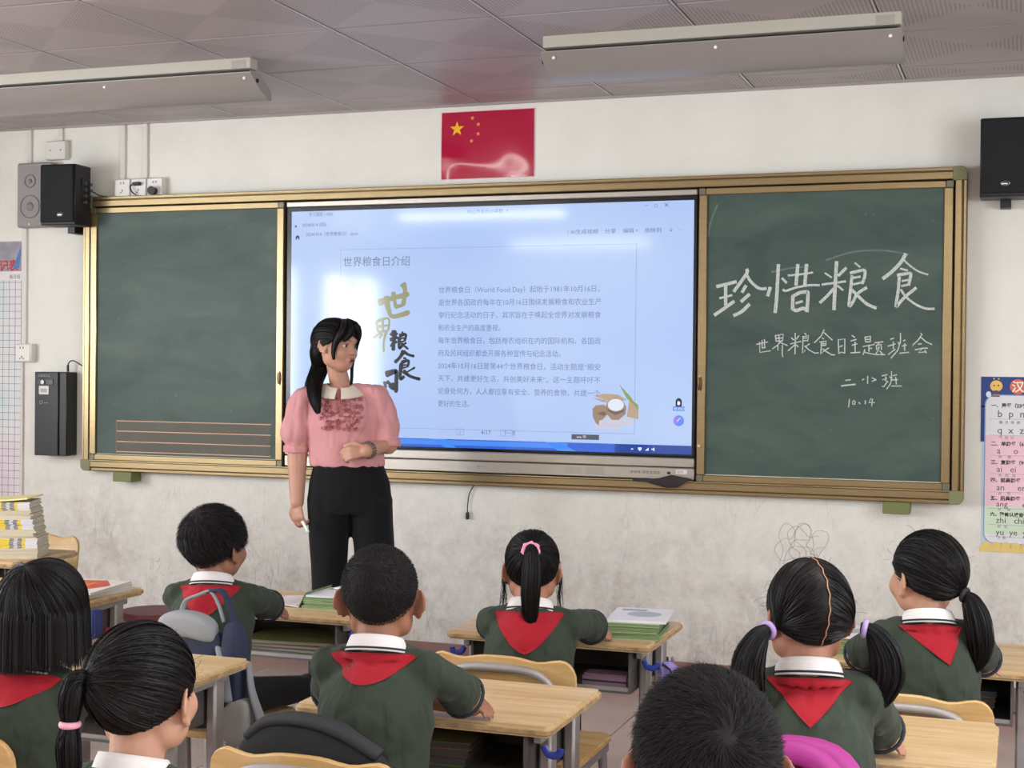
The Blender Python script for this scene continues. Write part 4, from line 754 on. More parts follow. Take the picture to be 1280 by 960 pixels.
def make_chair():
    t = thing('school_chair', 'x', 'chair')
    # backrest: curved ply, leaning back
    lean = math.tan(R(9))
    mb = MB(); o = back_outline()
    import mathutils
    bm = bmesh.new(); nx_ = 20
    pts = o; lo = []; 
    def place(x, z, side): return (x, -.185-(z-.43)*lean-.010*math.cos(PI*x/.4)*1.0+side*.007, z)
    tri = mathutils.geometry.tessellate_polygon([[Vector((p[0], p[1], 0)) for p in pts]])
    # sliced into vertical strips so that the curve reads
    xs = [-.195+.39*i/nx_ for i in range(nx_+1)]
    def span(x):
        zs = []
        for i in range(len(pts)):
            a, b = pts[i], pts[(i+1) % len(pts)]
            if (a[0]-x)*(b[0]-x) <= 0 and abs(a[0]-b[0]) > 1e-9: u = (x-a[0])/(b[0]-a[0]); zs.append(a[1]+u*(b[1]-a[1]))
        return (min(zs), max(zs)) if zs else (.47, .56)
    xs[0] += .0008; xs[-1] -= .0008
    xs = sorted(xs+[-.19, -.182, .182, .19, -.17, .17]); rings = []
    for x in xs:
        z0, z1 = span(x); b_ = .003
        rings.append([place(x, z0, -1+.4), place(x, z0+b_, -1), place(x, (z0+z1)/2, -1), place(x, z1-b_, -1), place(x, z1, -.6), place(x, z1, .6), place(x, z1-b_, 1), place(x, (z0+z1)/2, 1), place(x, z0+b_, 1), place(x, z0, .6)])
    mb.loft(rings); mb.build('backrest', M_PLY, t)
    bm.free()
    # seat
    MB().prism(rrect(-.185, .185, -.17, .19, .035, 5), 'z', .314, .332, bev=.005, seg=2).build('seat', M_PLY, t)
    # arch of flat steel tube behind the backrest, the uprights run down to the seat
    def yb(z): return -.185-(z-.43)*lean-.018
    arch = []
    for p in smooth_line([(-.165, yb(.30)+.02, .30), (-.160, yb(.40), .40), (-.152, yb(.50)-.004, .50), (-.125, yb(.55)-.012, .553), (-.08, yb(.57)-.014, .574), (0, yb(.575)-.014, .578), (.08, yb(.57)-.014, .574), (.125, yb(.55)-.012, .553), (.152, yb(.50)-.004, .50), (.160, yb(.40), .40), (.165, yb(.30)+.02, .30)], 5): arch.append(p)
    MB().tube(arch, .011, 10, flat=1.0).build('back_arch', M_STEEL, t)
    for sx in (-1, 1):
        x = sx*.165
        MB().box(x-.012, x+.012, -.19, .17, .285, .314, bev=.005).build('seat_rail', M_STEEL, t)
        MB().tube([(x, -.165, .30), (x*1.05, -.20, .012)], .0125, 10).build('leg', M_STEEL, t)
        MB().tube([(x, .14, .30), (x*1.05, .17, .012)], .0125, 10).build('leg', M_STEEL, t)
    MB().tube([(-.168, -.185, .13), (.168, -.185, .13)], .009, 8).build('stretcher', M_STEEL, t)
    return t
desk0, chair0 = make_desk(), make_chair()
# rows of desks: near edges at y -2.14 (front), -3.1 (second)
DESKS = [(.53, -1.94, 0, 'desk in the front row in front of the girl with the high ponytail'),
         (.555, -2.90, 0, 'desk in the middle of the picture under the arms of the boy with cropped hair'),
         (-.40, -1.87, 0, 'front-row desk in front of the teacher, with an open book and papers on it'),
         (1.525, -1.93, 0, 'front-row desk at the right edge with a stack of green-edged books behind the pigtails'),
         (1.435, -2.90, .0, 'desk under the arms of the girl with two pigtails'),
         (-1.30, -1.99, .0, 'left front desk holding red and white magazines'),
         (-.378, -2.90, 0, 'desk whose corner shows between the girl with pink hair ties and the backpack'),
         (-2.09, -1.27, .0, 'desk at the left edge under the tall stack of workbooks'),
         (-2.22, -1.86, .0, 'desk behind the bobbed hair, at the left edge, with white papers on it')]
for k, (x, y, rz, lab) in enumerate(DESKS):
    o = desk0 if k == 0 else copy_tree(desk0)
    o.location = (x, y, 0); o.rotation_euler = (0, 0, rz); o['label'] = lab; o['group'] = 'single school desks'
CHAIRS = [(.555, -2.365, 0, 'behind the girl with the high ponytail, in front of the middle desk'),
          (.53, -3.37, 0, 'at the bottom edge, with a black backpack lying on its back'),
          (1.53, -2.43, 0, 'behind the girl with the low ponytail at the right'),
          (1.42, -3.37, 0, 'under the girl with two pigtails, hidden by the pink backpack'),
          (-.375, -2.41, 0, 'carrying the navy and grey backpack'),
          (-.225, -3.48, 0, 'cut by the left edge, behind the girl with bobbed hair'),
          (.60, -4.22, 0, 'of the girl with pink hair ties, below the picture'),
          (1.45, -4.53, 0, 'of the boy at the bottom edge, below the picture'),
          (-2.10, -1.12, PI, 'between the wall and the desk with the stack of workbooks')]
for k, (x, y, rz, lab) in enumerate(CHAIRS):
    o = chair0 if k == 0 else copy_tree(chair0)
    o.location = (x, y, 0); o.rotation_euler = (0, 0, rz); o['label'] = 'plywood chair '+lab; o['group'] = 'plywood school chairs'

# ------------------------------------------------------------------ books and papers
M_PAGES = mat('page_edges', 'cfc6b4', .85, var=.12, vscale=200, stretch=(.2, .2, 30)); M_COVERW = mat('cover_white', 'dcdbe0', .45, var=.05, vscale=10)
def book(label, x, y, z, w, d, h, rz, cover, group=None, pages=None, nm='book', curl=0):
    t = thing(nm, label, 'book', (x, y, z), 0, group); t.rotation_euler = (0, 0, rz); ORG[t.name] = Vector()
    c = .0011 if h > .004 else h*.3
    MB().box(-w/2+.002, w/2-.002, -d/2+.002, d/2-.002, c, h-c).build('pages', pages or M_PAGES, t)
    b = MB(); b.box(-w/2, w/2, -d/2, d/2, 0, c); b.box(-w/2, w/2, -d/2, d/2, h-c, h); b.box(-w/2, -w/2+c, -d/2, d/2, c, h-c); b.build('cover', cover, t)
    return t
M_GREEN_ED = mat('green_page_edges', '7d9264', .8, var=.35, vscale=120, stretch=(.3, .3, 8)); M_GREENC = mat('green_cover', '5f7b4a', .5, var=.2, vscale=15)
def green_stack(cx, cy, n, rz, where, w=.19, d=.14, z=DZ):
    for k in range(n):
        h = .0085; pos = ('lowest', 'second from the bottom', 'middle', 'second from the top', 'topmost')[min(k, 4)] if n == 5 else ('lowest', 'second lowest', 'second highest', 'topmost')[min(k, 3)]
        book('green-edged exercise book, %s of pile %s' % (pos, where), cx+random.uniform(-.004, .004), cy+random.uniform(-.004, .004), z+.0003+k*.0088, w, d, h, rz+random.uniform(-.03, .03), M_GREENC if k % 2 else mat('green_cover_pale', '9fae86', .5), 'green exercise books '+where, M_GREEN_ED)
    return z+n*.0088+.0003
# beside the girl with the high ponytail
z = green_stack(.745, -1.975, 5, .10, 'beside the girl with the high ponytail', .155, .205)
def booklet(label, x, y, z, w, d, h, rz, print_col=None, lift=0.0, cover=None):
    t = thing('booklet', label, 'booklet', (x, y, z)); t.rotation_euler = (0, 0, rz); ORG[t.name] = Vector()
    nx = 8; v = []; 
    for j in (0, 1):
        for i in range(nx+1):
            u = i/nx; zz = lift*(u**2.5)
            v += [(-w/2+w*u, -d/2, j*h+zz), (-w/2+w*u, d/2, j*h+zz)]
    f = []; o_ = 2*(nx+1)
    for i in range(nx):
        a = 2*i; f += [(a, a+1, a+3, a+2), (o_+a, o_+a+2, o_+a+3, o_+a+1), (a, a+2, o_+a+2, o_+a), (a+1, o_+a+1, o_+a+3, a+3)]
    f += [(0, o_, o_+1, 1), (2*nx, 2*nx+1, o_+2*nx+1, o_+2*nx)]
    MB().add(v, f).build('sheets', cover or M_COVERW, t)
    if print_col:
        q = MB().prism([(a*.9+.01, b_) for a, b_ in disc(0, 0, d*.20, sx=1.25)], 'z', h+.0004, h+.0009); q.build('printed_picture', print_col, t)
        for k in range(2): MB().box(-w*.38, w*.05, d*(.33-.07*k), d*(.36-.07*k), h+.0004, h+.0008).build('printed_line', M_SOFT, t)
    return t
booklet('white booklet with a grey oval picture on the green pile beside the high-ponytail girl', .755, -1.955, z, .165, .215, .007, .12, mat('print_greyoval', 'a9adb5', .5), .0)
booklet('thin white booklet lying at the left end of the desk of the high-ponytail girl', .31, -1.86, DZ+.0005, .10, .15, .006, .2, mat('print_greyoval', 'a9adb5', .5))
# left front desk: open book, papers and green pile
z = green_stack(-.225, -1.895, 4, .0, 'on the desk before the teacher', .19, .14)
booklet('white booklet on top of the green pile on the desk before the teacher', -.215, -1.87, z, .20, .17, .006, .05, mat('print_greyoval', 'a9adb5', .5), .004)
booklet('second white booklet lying askew on the pile before the teacher', -.18, -1.80, z+.0062+.0045, .17, .11, .004, -.15)
t = thing('open_exercise_book', 'open exercise book leaning against the green pile on the desk before the teacher', 'book', (-.365, -1.87, DZ)); ORG[t.name] = Vector()
def leafs(x0, x1, d, zf, th, nm, m):
    v = []; n = 8
    for j in (0, 1):
        for i in range(n+1): u = i/n; x = x0+(x1-x0)*u; v += [(x, -d/2, zf(u)+j*th), (x, d/2, zf(u)+j*th)]
    o_ = 2*(n+1); f = []
    for i in range(n): a = 2*i; f += [(a, a+1, a+3, a+2), (o_+a, o_+a+2, o_+a+3, o_+a+1), (a, a+2, o_+a+2, o_+a), (a+1, o_+a+1, o_+a+3, a+3)]
    f += [(0, o_, o_+1, 1), (2*n, 2*n+1, o_+2*n+1, o_+2*n)]
    return MB().add(v, f).build(nm, m, t)
leafs(-.10, .03, .18, lambda u: .001+.004*math.sin(PI*u), .003, 'left_pages', mat('printed_page', 'd9cfd0', .6, var=.18, vscale=50)); leafs(.03, .055, .18, lambda u: .001+.045*u, .003, 'right_pages', M_GREENC)
booklet('loose pink-printed sheet beside the open book on the desk before the teacher', -.47, -1.85, DZ+.0005, .12, .16, .002, .25, None, 0, mat('pink_sheet', 'dbbfc0', .6, var=.15, vscale=30))
# right front desk
z = green_stack(1.325, -1.985, 5, .05, 'on the desk at the right edge', .13, .18)
booklet('white booklet on the green pile between the pigtails at the right front desk', 1.325, -1.98, z, .14, .19, .005, .05, mat('print_greyoval', 'a9adb5', .5))
# left desk: magazines
M_MAGR = mat('magazine_red', 'c8402e', .35, var=.25, vscale=14)
for k in range(4):
    book('thin white magazine, %s of the pile at the left front desk' % ('lowest', 'second lowest', 'second highest', 'topmost')[k], -1.115+.006*k, -1.985-.004*k, DZ+.0004+k*.0072, .20, .27, .007, -.10+.07*k, M_COVERW if k < 3 else mat('magazine_cream', 'e4dcd4', .4), 'magazines on the left front desk', None, 'magazine')
m_ = [o for o in bpy.data.objects if o.name.startswith('magazine') and o.parent is None][-1]
MB().add([(-.095, -.12, .0076), (.03, -.12, .0076), (.085, .02, .0076), (.02, .12, .0076), (-.095, .10, .0076)], [(0, 1, 2, 3, 4)]).build('red_cover_picture', M_MAGR, m_, smooth=False)
for k in range(3): MB().box(-.06+.03*k, -.045+.03*k, -.08, .06, .0078, .0081).build('cover_stripe', mat('magazine_orange', 'e39a52', .4), m_)
# papers on the desk behind the bob
booklet('white paper pad on the left edge desk, lower than the stack of workbooks', -2.07, -1.75, DZ+.0005, .21, .28, .012, .1)
# tall stack of workbooks
M_YEL = mat('workbook_yellow', 'e3c734', .45); M_SPG = mat('workbook_grey', '7f8083', .45); M_SPW = mat('workbook_white', 'dedbe0', .5)
zc = DZ+.0004; ordn = 0
def work(kind, k, n, zc, x, grp):
    h = .0062; d = .185; w = .26; dx = random.uniform(-.004, .004); dy = random.uniform(-.004, .004)
    pos = ('lowest', 'second', 'third', 'fourth', 'fifth', 'sixth')[k]
    t = thing('workbook', '%s of the %s workbooks in the tall stack' % (pos, grp), 'book', (x+dx, -1.31+dy, zc), 0, 'workbooks of the tall stack'); t.rotation_euler = (0, 0, R(24)+random.uniform(-.02, .02)); ORG[t.name] = Vector()
    MB().box(-w/2+.002, w/2-.002, -d/2+.002, d/2-.001, .0008, h-.0008).build('pages', M_PAGES, t)
    c = MB(); c.box(-w/2, w/2, -d/2, d/2, 0, .0008); c.box(-w/2, w/2, -d/2, d/2, h-.0008, h)
    if kind: c.box(-w/2, w/2, -d/2, -d/2+.001, .0008, h-.0008)
    c.build('cover', mat('workbook_cream', 'd8cfb4', .6), t)
    if kind:
        for nm, a, b_, m in (('yellow_spine', -w/2, .025, M_YEL), ('grey_spine_band', .025, .072, M_SPG), ('yellow_spine_end', .072, .085, M_YEL), ('white_spine_end', .085, w/2, M_SPW)):
            MB().box(a, b_, -d/2-.0006, -d/2+.0006, .0005, h-.0005).build(nm, m, t)
        MB().box(.042, .056, -d/2-.001, -d/2, .0012, h-.0012).build('spine_print', M_SPW, t); MB().box(-.05, -.01, -d/2-.001, -d/2, .0022, h-.0022).build('spine_print', mat('spine_ink', '6a5a28', .6), t)
    return t
xs0 = -1.935
for g, (kind, n, grp) in enumerate(((0, 6, 'cream lowest'), (1, 6, 'yellow-spined lower'), (0, 5, 'cream middle'), (1, 6, 'yellow-spined middle'), (0, 5, 'cream upper'), (1, 5, 'yellow-spined upper'))):
    for k in range(n): work(kind, k, n, zc, xs0-.008*g, grp); zc += .0065
booklet('yellow paper booklet with a lifted corner on top of the tall workbook stack', xs0-.045, -1.31, zc, .27, .19, .006, R(20), None, .012, mat('yellow_paper', 'e6dc9a', .6))

# things in and on the desks
def boxy(nm, label, cat, x0, x1, y0, y1, z0, z1, m, extra=None, bev=.006):
    t = thing(nm, label, cat, ((x0+x1)/2, (y0+y1)/2, z0)); MB().box(x0, x1, y0, y1, z0, z1, bev=bev, seg=2).build('body', m, t)
    if extra: extra(t)
    return t
def zip_line(x0, x1, y, z, m): return lambda t: MB().box(x0+.004, x1-.004, y-.0016, y+.001, z-.002, z+.002).build('zip', m, t)
boxy('pencil_case', 'dusty purple pencil case in the cubby of the high-ponytail girl\'s desk', 'pencil case', .62, .755, -2.09, -2.02, .4305, .470, mat('case_purple', '6f5360', .7, bump=.4, bscale=200), zip_line(.62, .755, -2.09, .452, M_DARK))
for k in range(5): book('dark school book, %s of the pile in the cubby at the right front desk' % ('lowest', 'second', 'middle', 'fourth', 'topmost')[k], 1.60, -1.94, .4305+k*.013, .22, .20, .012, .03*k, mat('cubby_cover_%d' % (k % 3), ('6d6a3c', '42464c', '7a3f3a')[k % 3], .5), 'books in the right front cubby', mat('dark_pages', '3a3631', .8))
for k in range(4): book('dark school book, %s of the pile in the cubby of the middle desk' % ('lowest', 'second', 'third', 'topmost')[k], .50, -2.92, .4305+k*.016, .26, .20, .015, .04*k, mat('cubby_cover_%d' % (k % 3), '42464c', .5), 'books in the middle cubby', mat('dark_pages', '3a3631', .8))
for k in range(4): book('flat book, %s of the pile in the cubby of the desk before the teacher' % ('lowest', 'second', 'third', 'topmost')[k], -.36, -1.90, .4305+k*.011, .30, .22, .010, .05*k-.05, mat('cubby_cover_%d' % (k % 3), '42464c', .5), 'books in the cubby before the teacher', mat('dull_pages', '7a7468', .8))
# folded purple umbrella on the hook of the high-ponytail desk
t = thing('folded_umbrella', 'small folded lilac umbrella hanging beside the front-row desk, right of the pencil case', 'umbrella', (.835, -2.06, .40))
rg = []
for k, (z, r_) in enumerate(((.515, .010), (.50, .024), (.47, .021), (.43, .014), (.39, .008), (.37, .003))): rg.append([(.858+r_*math.cos(a*PI/8)*(1+.18*(a % 2)), -2.06+r_*math.sin(a*PI/8)*(1+.18*(a % 2)), z) for a in range(16)])
MB().loft(rg).build('canopy', mat('umbrella_lilac', '8f7fc0', .6), t)
MB().tube([(.858, -2.06, .37), (.858, -2.06, .527)], .003, 6).build('shaft', M_BLACKP, t); MB().ell((.872, -2.06, .522), (.005, .005, .007)).build('tip', mat('tip_grey', '777080', .5), t)
# plum drawstring bag hanging below the umbrella
t = thing('drawstring_bag', 'dark plum cloth bag hanging beside the front-row desk, half behind the spiky-haired boy', 'bag', (.89, -2.13, .10))
rg = []
for k, (z, rx, ry) in enumerate(((.47, .006, .02), (.44, .015, .03), (.38, .028, .045), (.32, .037, .06), (.25, .045, .07), (.17, .047, .075), (.13, .04, .06), (.12, .02, .03))):
    rg.append([(.918+rx*math.cos(a*PI/10)*(1+.08*math.sin(5*a)), -2.13+ry*math.sin(a*PI/10)*(1+.06*math.cos(3*a)), z) for a in range(20)])
MB().loft(rg).build('pouch', mat('bag_plum', '54485a', .9, bump=.4, bscale=120), t, smooth=True)
MB().tube([(.895, -2.13, .47), (.875, -2.10, .50), (.85, -2.08, .51)], .003, 6).build('cord', mat('cord_dark', '2c2630', .9), t)
# plastic bags and odds on the front desks' sides
def crumple(nm, label, cat, c, r, m, part_='sheet', seed=1):
    t = thing(nm, label, cat, (c[0], c[1], c[2]-r[2])); mb = MB().ell(c, r, 20, 14); C_ = Vector(c)
    mb.v = [tuple(C_+(Vector(p)-C_)*(1+.28*mnoise.noise(Vector(p)*28+Vector((seed, 0, 0))))) for p in mb.v]; mb.build(part_, m, t, smooth=True); return t
crumple('plastic_bag', 'crumpled pale plastic bag hanging at the right side of the desk before the teacher', 'bag', (-.072, -1.95, .49), (.018, .05, .045), mat('pale_plastic', 'a8a4a0', .25, bump=.5, bscale=40), seed=3)
crumple('red_bag', 'small red cloth bag hanging from the desk with the magazines', 'bag', (-.955, -2.08, .38), (.02, .035, .10), mat('bag_red', '9c2c38', .8), seed=5)
boxy('bottle_pouch', 'blue pouch hanging from the desk with the magazines above the red bag', 'bag', -.985, -.955, -2.14, -2.09, .46, .545, mat('pouch_blue', '3a4a86', .7))
# maroon round stool against the wall, blue-rimmed bin at the right edge
t = thing('round_stool', 'low maroon plastic stool by the wall between the left desks', 'stool', (-1.62, -.80, 0))
MB().cyl((-1.62, -.80, .285), 'z', .13, .03, 28).build('seat', mat('stool_maroon', '6e343c', .5), t)
for a in range(4): ca, sa = math.cos(a*PI/2+.5), math.sin(a*PI/2+.5); MB().tube([(-1.62+.09*ca, -.80+.09*sa, .275), (-1.62+.13*ca, -.80+.13*sa, 0)], .013, 8).build('leg', mat('stool_maroon', '6e343c', .5), t)
t = thing('waste_bin', 'small dark bin with a blue rim standing under the desk at the right edge', 'bin', (1.86, -2.32, 0))
MB().cyl((1.86, -2.32, .09), 'z', .055, .18, 20, .065).build('body', mat('bin_grey', '3b3c44', .6), t); MB().tube([(1.86+.066*math.cos(a*PI/12), -2.32+.066*math.sin(a*PI/12), .182) for a in range(24)], .006, 6, closed=True).build('rim', mat('bin_blue', '2d4590', .5), t)

# ------------------------------------------------------------------ backpacks
M_NAVY = mat('bag_navy', '232b44', .8, bump=.3, bscale=300); M_GREYB = mat('bag_grey', '8b8d92', .85, bump=.4, bscale=350); M_MESHB = mat('mesh_grey', 'a5a3a0', .8, bump=.8, bscale=900)
M_PINKB = mat('bag_magenta', '99237a', .65, bump=.15, bscale=200); M_BLKB = mat('bag_black', '17181a', .85, bump=.8, bscale=25)
def superell(c, r, e=.5, n=28, m=18, f=None):
    mb = MB(); c = Vector(c); rings = []
    def sp(v): return math.copysign(abs(v)**e, v)
    for i in range(m+1):
        th = -PI/2+PI*i/m
        rings.append([c+Vector((r[0]*sp(math.cos(th))*sp(math.cos(2*PI*j/n)), r[1]*sp(math.cos(th))*sp(math.sin(2*PI*j/n)), r[2]*sp(math.sin(th)))) for j in range(n)])
    if f: rings = [[f(p) for p in q] for q in rings]
    return mb.loft(rings)
# navy and grey backpack hung over the chair of the front-left boy
t = thing('backpack', 'navy and grey backpack with a mesh pocket hanging on the front-left boy\'s chair', 'backpack', (-.27, -2.66, .30))
superell((-.275, -2.655, .50), (.105, .034, .135), .6).build('main_body', M_NAVY, t, smooth=True)
superell((-.155, -2.645, .50), (.028, .040, .150), .6, f=lambda p: p+Vector((.05*(.5-p.z), 0, 0))).build('side_panel', M_NAVY, t, smooth=True)
superell((-.285, -2.668, .640), (.085, .034, .034), .6, f=lambda p: p+Vector((0, 0, -2.2*(p.x+.30)**2))).build('grey_top_pocket', M_GREYB, t, smooth=True)
MB().tube(smooth_line([(-.315, -2.655, .66), (-.305, -2.65, .695), (-.27, -2.645, .712), (-.235, -2.64, .722), (-.21, -2.64, .69), (-.195, -2.64, .645)], 6), .010, 8, flat=.5).build('haul_loop', M_GREYB, t, smooth=True)
MB().tube(smooth_line([(-.245, -2.635, .722), (-.21, -2.63, .725), (-.185, -2.63, .69), (-.165, -2.63, .63)], 6), .017, 8, flat=.35).build('navy_strap', M_NAVY, t, smooth=True)
superell((-.135, -2.662, .395), (.040, .030, .060), .5).build('mesh_pocket', M_MESHB, t, smooth=True)
MB().tube(smooth_line([(-.195, -2.665, .60), (-.165, -2.69, .53), (-.150, -2.69, .45)], 6), .013, 8, flat=.4).build('grey_strap', M_GREYB, t, smooth=True)
MB().tube(smooth_line([(-.115, -2.65, .55), (-.100, -2.66, .48), (-.075, -2.66, .41), (-.050, -2.66, .35)], 6), [.011+.0008*i for i in range(19)], 8, flat=.45).build('grey_strap', M_GREYB, t, smooth=True)
MB().ell((-.165, -2.693, .445), (.010, .007, .011)).build('charm', M_DARK, t)
# black backpack slumped on the chair back at the bottom edge
t = thing('backpack', 'black backpack slumped between the cropped-hair boy and the chair at the bottom edge', 'backpack', (.50, -3.48, .34))
def slump(p): return Vector((p.x, p.y, p.z+.004*math.sin(p.x*30)+.008*mnoise.noise(p*14)-.9*(p.x-.5)**2-.05*(p.x-.5)))
superell((.52, -3.515, .51), (.17, .033, .14), .6, f=slump).build('main_body', M_BLKB, t, smooth=True)
MB().tube(smooth_line([(.385, -3.52, .61), (.43, -3.525, .643), (.51, -3.53, .652), (.59, -3.53, .635), (.66, -3.525, .60)], 6), .020, 8, flat=.6).build('shoulder_strap', mat('bag_black_fold', '26272a', .8), t, smooth=True)
MB().tube(smooth_line([(.40, -3.50, .635), (.47, -3.51, .657), (.56, -3.505, .647), (.62, -3.50, .615)], 6), .006, 6).build('piping', mat('bag_black_fold', '26272a', .8), t, smooth=True)
# magenta backpack on the pigtail girl's chair
t = thing('backpack', 'bright magenta backpack on the back of the pigtail girl\'s chair', 'backpack', (1.45, -3.64, .30))
superell((1.455, -3.675, .555), (.115, .045, .19), .62, f=lambda p: Vector((p.x, p.y, p.z-.9*(p.x-1.44)**2*(1 if p.z > .5 else 0)))).build('main_body', M_PINKB, t, smooth=True)
arc = [(1.450+.078*math.cos(a), -3.725, .640+.092*math.sin(a)) for a in [R(8+164*k/24) for k in range(25)]]
MB().tube(arc, .021, 10, flat=.9).build('padded_rim', M_PINKB, t, smooth=True)
superell((1.450, -3.725, .60), (.078, .020, .11), .7).build('front_pocket', M_PINKB, t, smooth=True)
MB().tube([(1.450+.060*math.cos(a), -3.747, .620+.070*math.sin(a)) for a in [R(5+170*k/20) for k in range(21)]], .0025, 6).build('zip', mat('bag_magenta_dark', '651450', .6), t)
# scribbles of hair and marks on the wall, a loose strip of tape
mb = MB()
for s_ in range(5):
    a0 = random.uniform(0, 6); pts = []
    for k in range(14):
        a = a0+k*.55; rr = .055+.03*math.sin(k*1.3+s_); pts.append((.88+.02*s_+rr*math.cos(a), -.0012, .62+rr*1.2*math.sin(a)-.004*k))
    mb.tube(smooth_line(pts, 4), .00045, 4)
o = mb.build('wall_scribble', mat('pencil_grey', '85807e', .9), bpy.data.objects['wall_front']); tag(o, kind='stuff')
# ------------------------------------------------------------------ people
M_SKIN = {k: mat('skin_'+k, c, .55, var=.06, vscale=18, bump=.12, bscale=250, sss=.12) for k, c in (('light', 'b98a72'), ('tan', '8e6049'), ('warm', 'a5725a'), ('teacher', 'bb8c76'))}
def hair_material(name, col, rough):
    m, t, b = nt(name); L = t.links.new; tc = N(t, 'ShaderNodeTexCoord'); n = N(t, 'ShaderNodeTexNoise', Scale=90.0, Detail=2.0); L(tc.outputs['Object'], n.inputs['Vector'])
    cr = N(t, 'ShaderNodeValToRGB'); c = srgb(col); cr.color_ramp.elements[0].color = tuple(x*.55 for x in c[:3])+(1,); cr.color_ramp.elements[1].color = tuple(x*1.5 for x in c[:3])+(1,); L(n.outputs[0], cr.inputs[0]); L(cr.outputs[0], b.inputs['Base Color'])
    b.inputs['Roughness'].default_value = rough; b.inputs['Specular IOR Level'].default_value = .22; return m
M_HAIR = hair_material('black_hair', '110e0f', .50); M_HAIRS = hair_material('short_black_hair', '151112', .68)
def fabric(name, col, k=.5, sc=500, var=.10):
    """cloth: fine weave, broad soft folds"""
    m, t, b = nt(name); L = t.links.new; tc = N(t, 'ShaderNodeTexCoord'); c = srgb(col)
    n = N(t, 'ShaderNodeTexNoise', Scale=4.0, Detail=3.0); L(tc.outputs['Object'], n.inputs['Vector'])
    mx = N(t, 'ShaderNodeMix', data_type='RGBA'); mx.inputs[6].default_value = tuple(x*(1-var) for x in c[:3])+(1,); mx.inputs[7].default_value = tuple(min(1, x*(1+var)) for x in c[:3])+(1,); L(n.outputs[0], mx.inputs[0]); L(mx.outputs[2], b.inputs['Base Color'])
    mp = N(t, 'ShaderNodeMapping'); mp.inputs['Scale'].default_value = (9, 9, 5); mp.inputs['Rotation'].default_value = (.2, .4, .3); L(tc.outputs['Object'], mp.inputs[0])
    n1 = N(t, 'ShaderNodeTexNoise', Scale=1.0, Detail=2.0, Distortion=1.6); L(mp.outputs[0], n1.inputs['Vector'])
    n2 = N(t, 'ShaderNodeTexNoise', Scale=sc, Detail=1.0); L(tc.outputs['Object'], n2.inputs['Vector'])
    b1 = N(t, 'ShaderNodeBump', Strength=k, Distance=.02); L(n1.outputs[0], b1.inputs['Height'])
    b2 = N(t, 'ShaderNodeBump', Strength=.25, Distance=.001); L(n2.outputs[0], b2.inputs['Height']); L(b1.outputs[0], b2.inputs['Normal']); L(b2.outputs[0], b.inputs['Normal'])
    b.inputs['Roughness'].default_value = .85; b.inputs['Sheen Weight'].default_value = .06; b.inputs['Specular IOR Level'].default_value = .2; MATS[name] = m; return m
M_SHIRT = fabric('green_jersey', '343c32', .75); M_TROUS = fabric('black_trousers', '15151a', .4); M_SCARF = fabric('red_scarf', '981a27', .35); M_COLLAR = fabric('white_collar', 'd9d3d2', .1)
M_STRIPE = mat('collar_stripe', '1d2430', .8); M_SHOE = mat('shoe_dark', '2a2a30', .6); M_PINKF = fabric('pink_satin', 'cd9294', .5, 300, .06); M_BLKT = fabric('black_crepe', '0f0f12', .25); M_LACE = mat('cream_lace', 'e6dccb', .8, bump=.6, bscale=700, var=.08, vscale=400)
M_LIP = mat('lips', '9a5a52', .5); M_EYEW = mat('eye_white', 'd8d4d0', .3); M_IRIS = mat('iris_dark', '1a1210', .2); M_BROW = mat('eyebrow', '2a201c', .8)

# ---- head as a field, read out along rays from its middle (face towards +y, adult size, z up)
def _ell(P, c, r):
    q = P-np.array(c); r = np.array(r); k0 = np.linalg.norm(q/r, axis=-1); k1 = np.linalg.norm(q/(r*r), axis=-1)+1e-9
    return k0*(k0-1)/k1
def _smin(a, b, k): h = np.clip(.5+.5*(b-a)/k, 0, 1); return b*(1-h)+a*h-k*h*(1-h)
def _cap(P, a, b, ra, rb):
    a = np.array(a); b = np.array(b); ab = b-a; t_ = np.clip(((P-a)@ab)/(ab@ab), 0, 1); return np.linalg.norm(P-a-t_[..., None]*ab, axis=-1)-(ra+(rb-ra)*t_)
def head_field(P, child):
    f = _ell(P, (0, -.014, .026), (.076, .094, .086))
    f = _smin(f, _ell(P, (0, .026, -.030), (.060, .062, .074 if not child else .066)), .03)
    f = _smin(f, _ell(P, (0, .050, -.078 if not child else -.070), (.032, .032, .026)), .03)
    for s in (-1, 1):
        f = _smin(f, _ell(P, (s*.036, .062, -.030), (.025, .024, .026)), .02)
        f = _smin(f, _ell(P, (s*(.050 if child else .043), .006, -.060), (.018, .032, .026)), .025)
    f = _smin(f, _ell(P, (0, .080, .028), (.045, .014, .014)), .015)
    for s in (-1, 1): f = -_smin(-f, _ell(P, (s*.031, .103, .004), (.018, .015, .012)), .012)
    f = _smin(f, _cap(P, (0, .088, .006), (0, .103, -.026), .006, .0105), .010)
    for s in (-1, 1): f = _smin(f, _ell(P, (s*.010, .096, -.030), (.008, .009, .007)), .006)
    f = _smin(f, _ell(P, (0, .090, -.056), (.022, .012, .012)), .008)
    return f
NU, NV = 72, 56
def head_grid(child):
    th = (np.arange(NV+1)/NV-.5)*PI; ph = np.arange(NU)/NU*2*PI
    T, Ph = np.meshgrid(th, ph, indexing='ij'); D = np.stack([np.cos(T)*np.cos(Ph), np.cos(T)*np.sin(Ph), np.sin(T)], -1)
    ts = np.linspace(.03, .16, 131); rr = np.full(T.shape, .07)
    prev = head_field(D*ts[0], child)
    for a, b in zip(ts[:-1], ts[1:]):
        cur = head_field(D*b, child); m = (prev < 0) & (cur >= 0); rr = np.where(m, a+(b-a)*(-prev)/(cur-prev+1e-12), rr); prev = cur
    return D, rr
HG = {c: head_grid(c) for c in (False, True)}
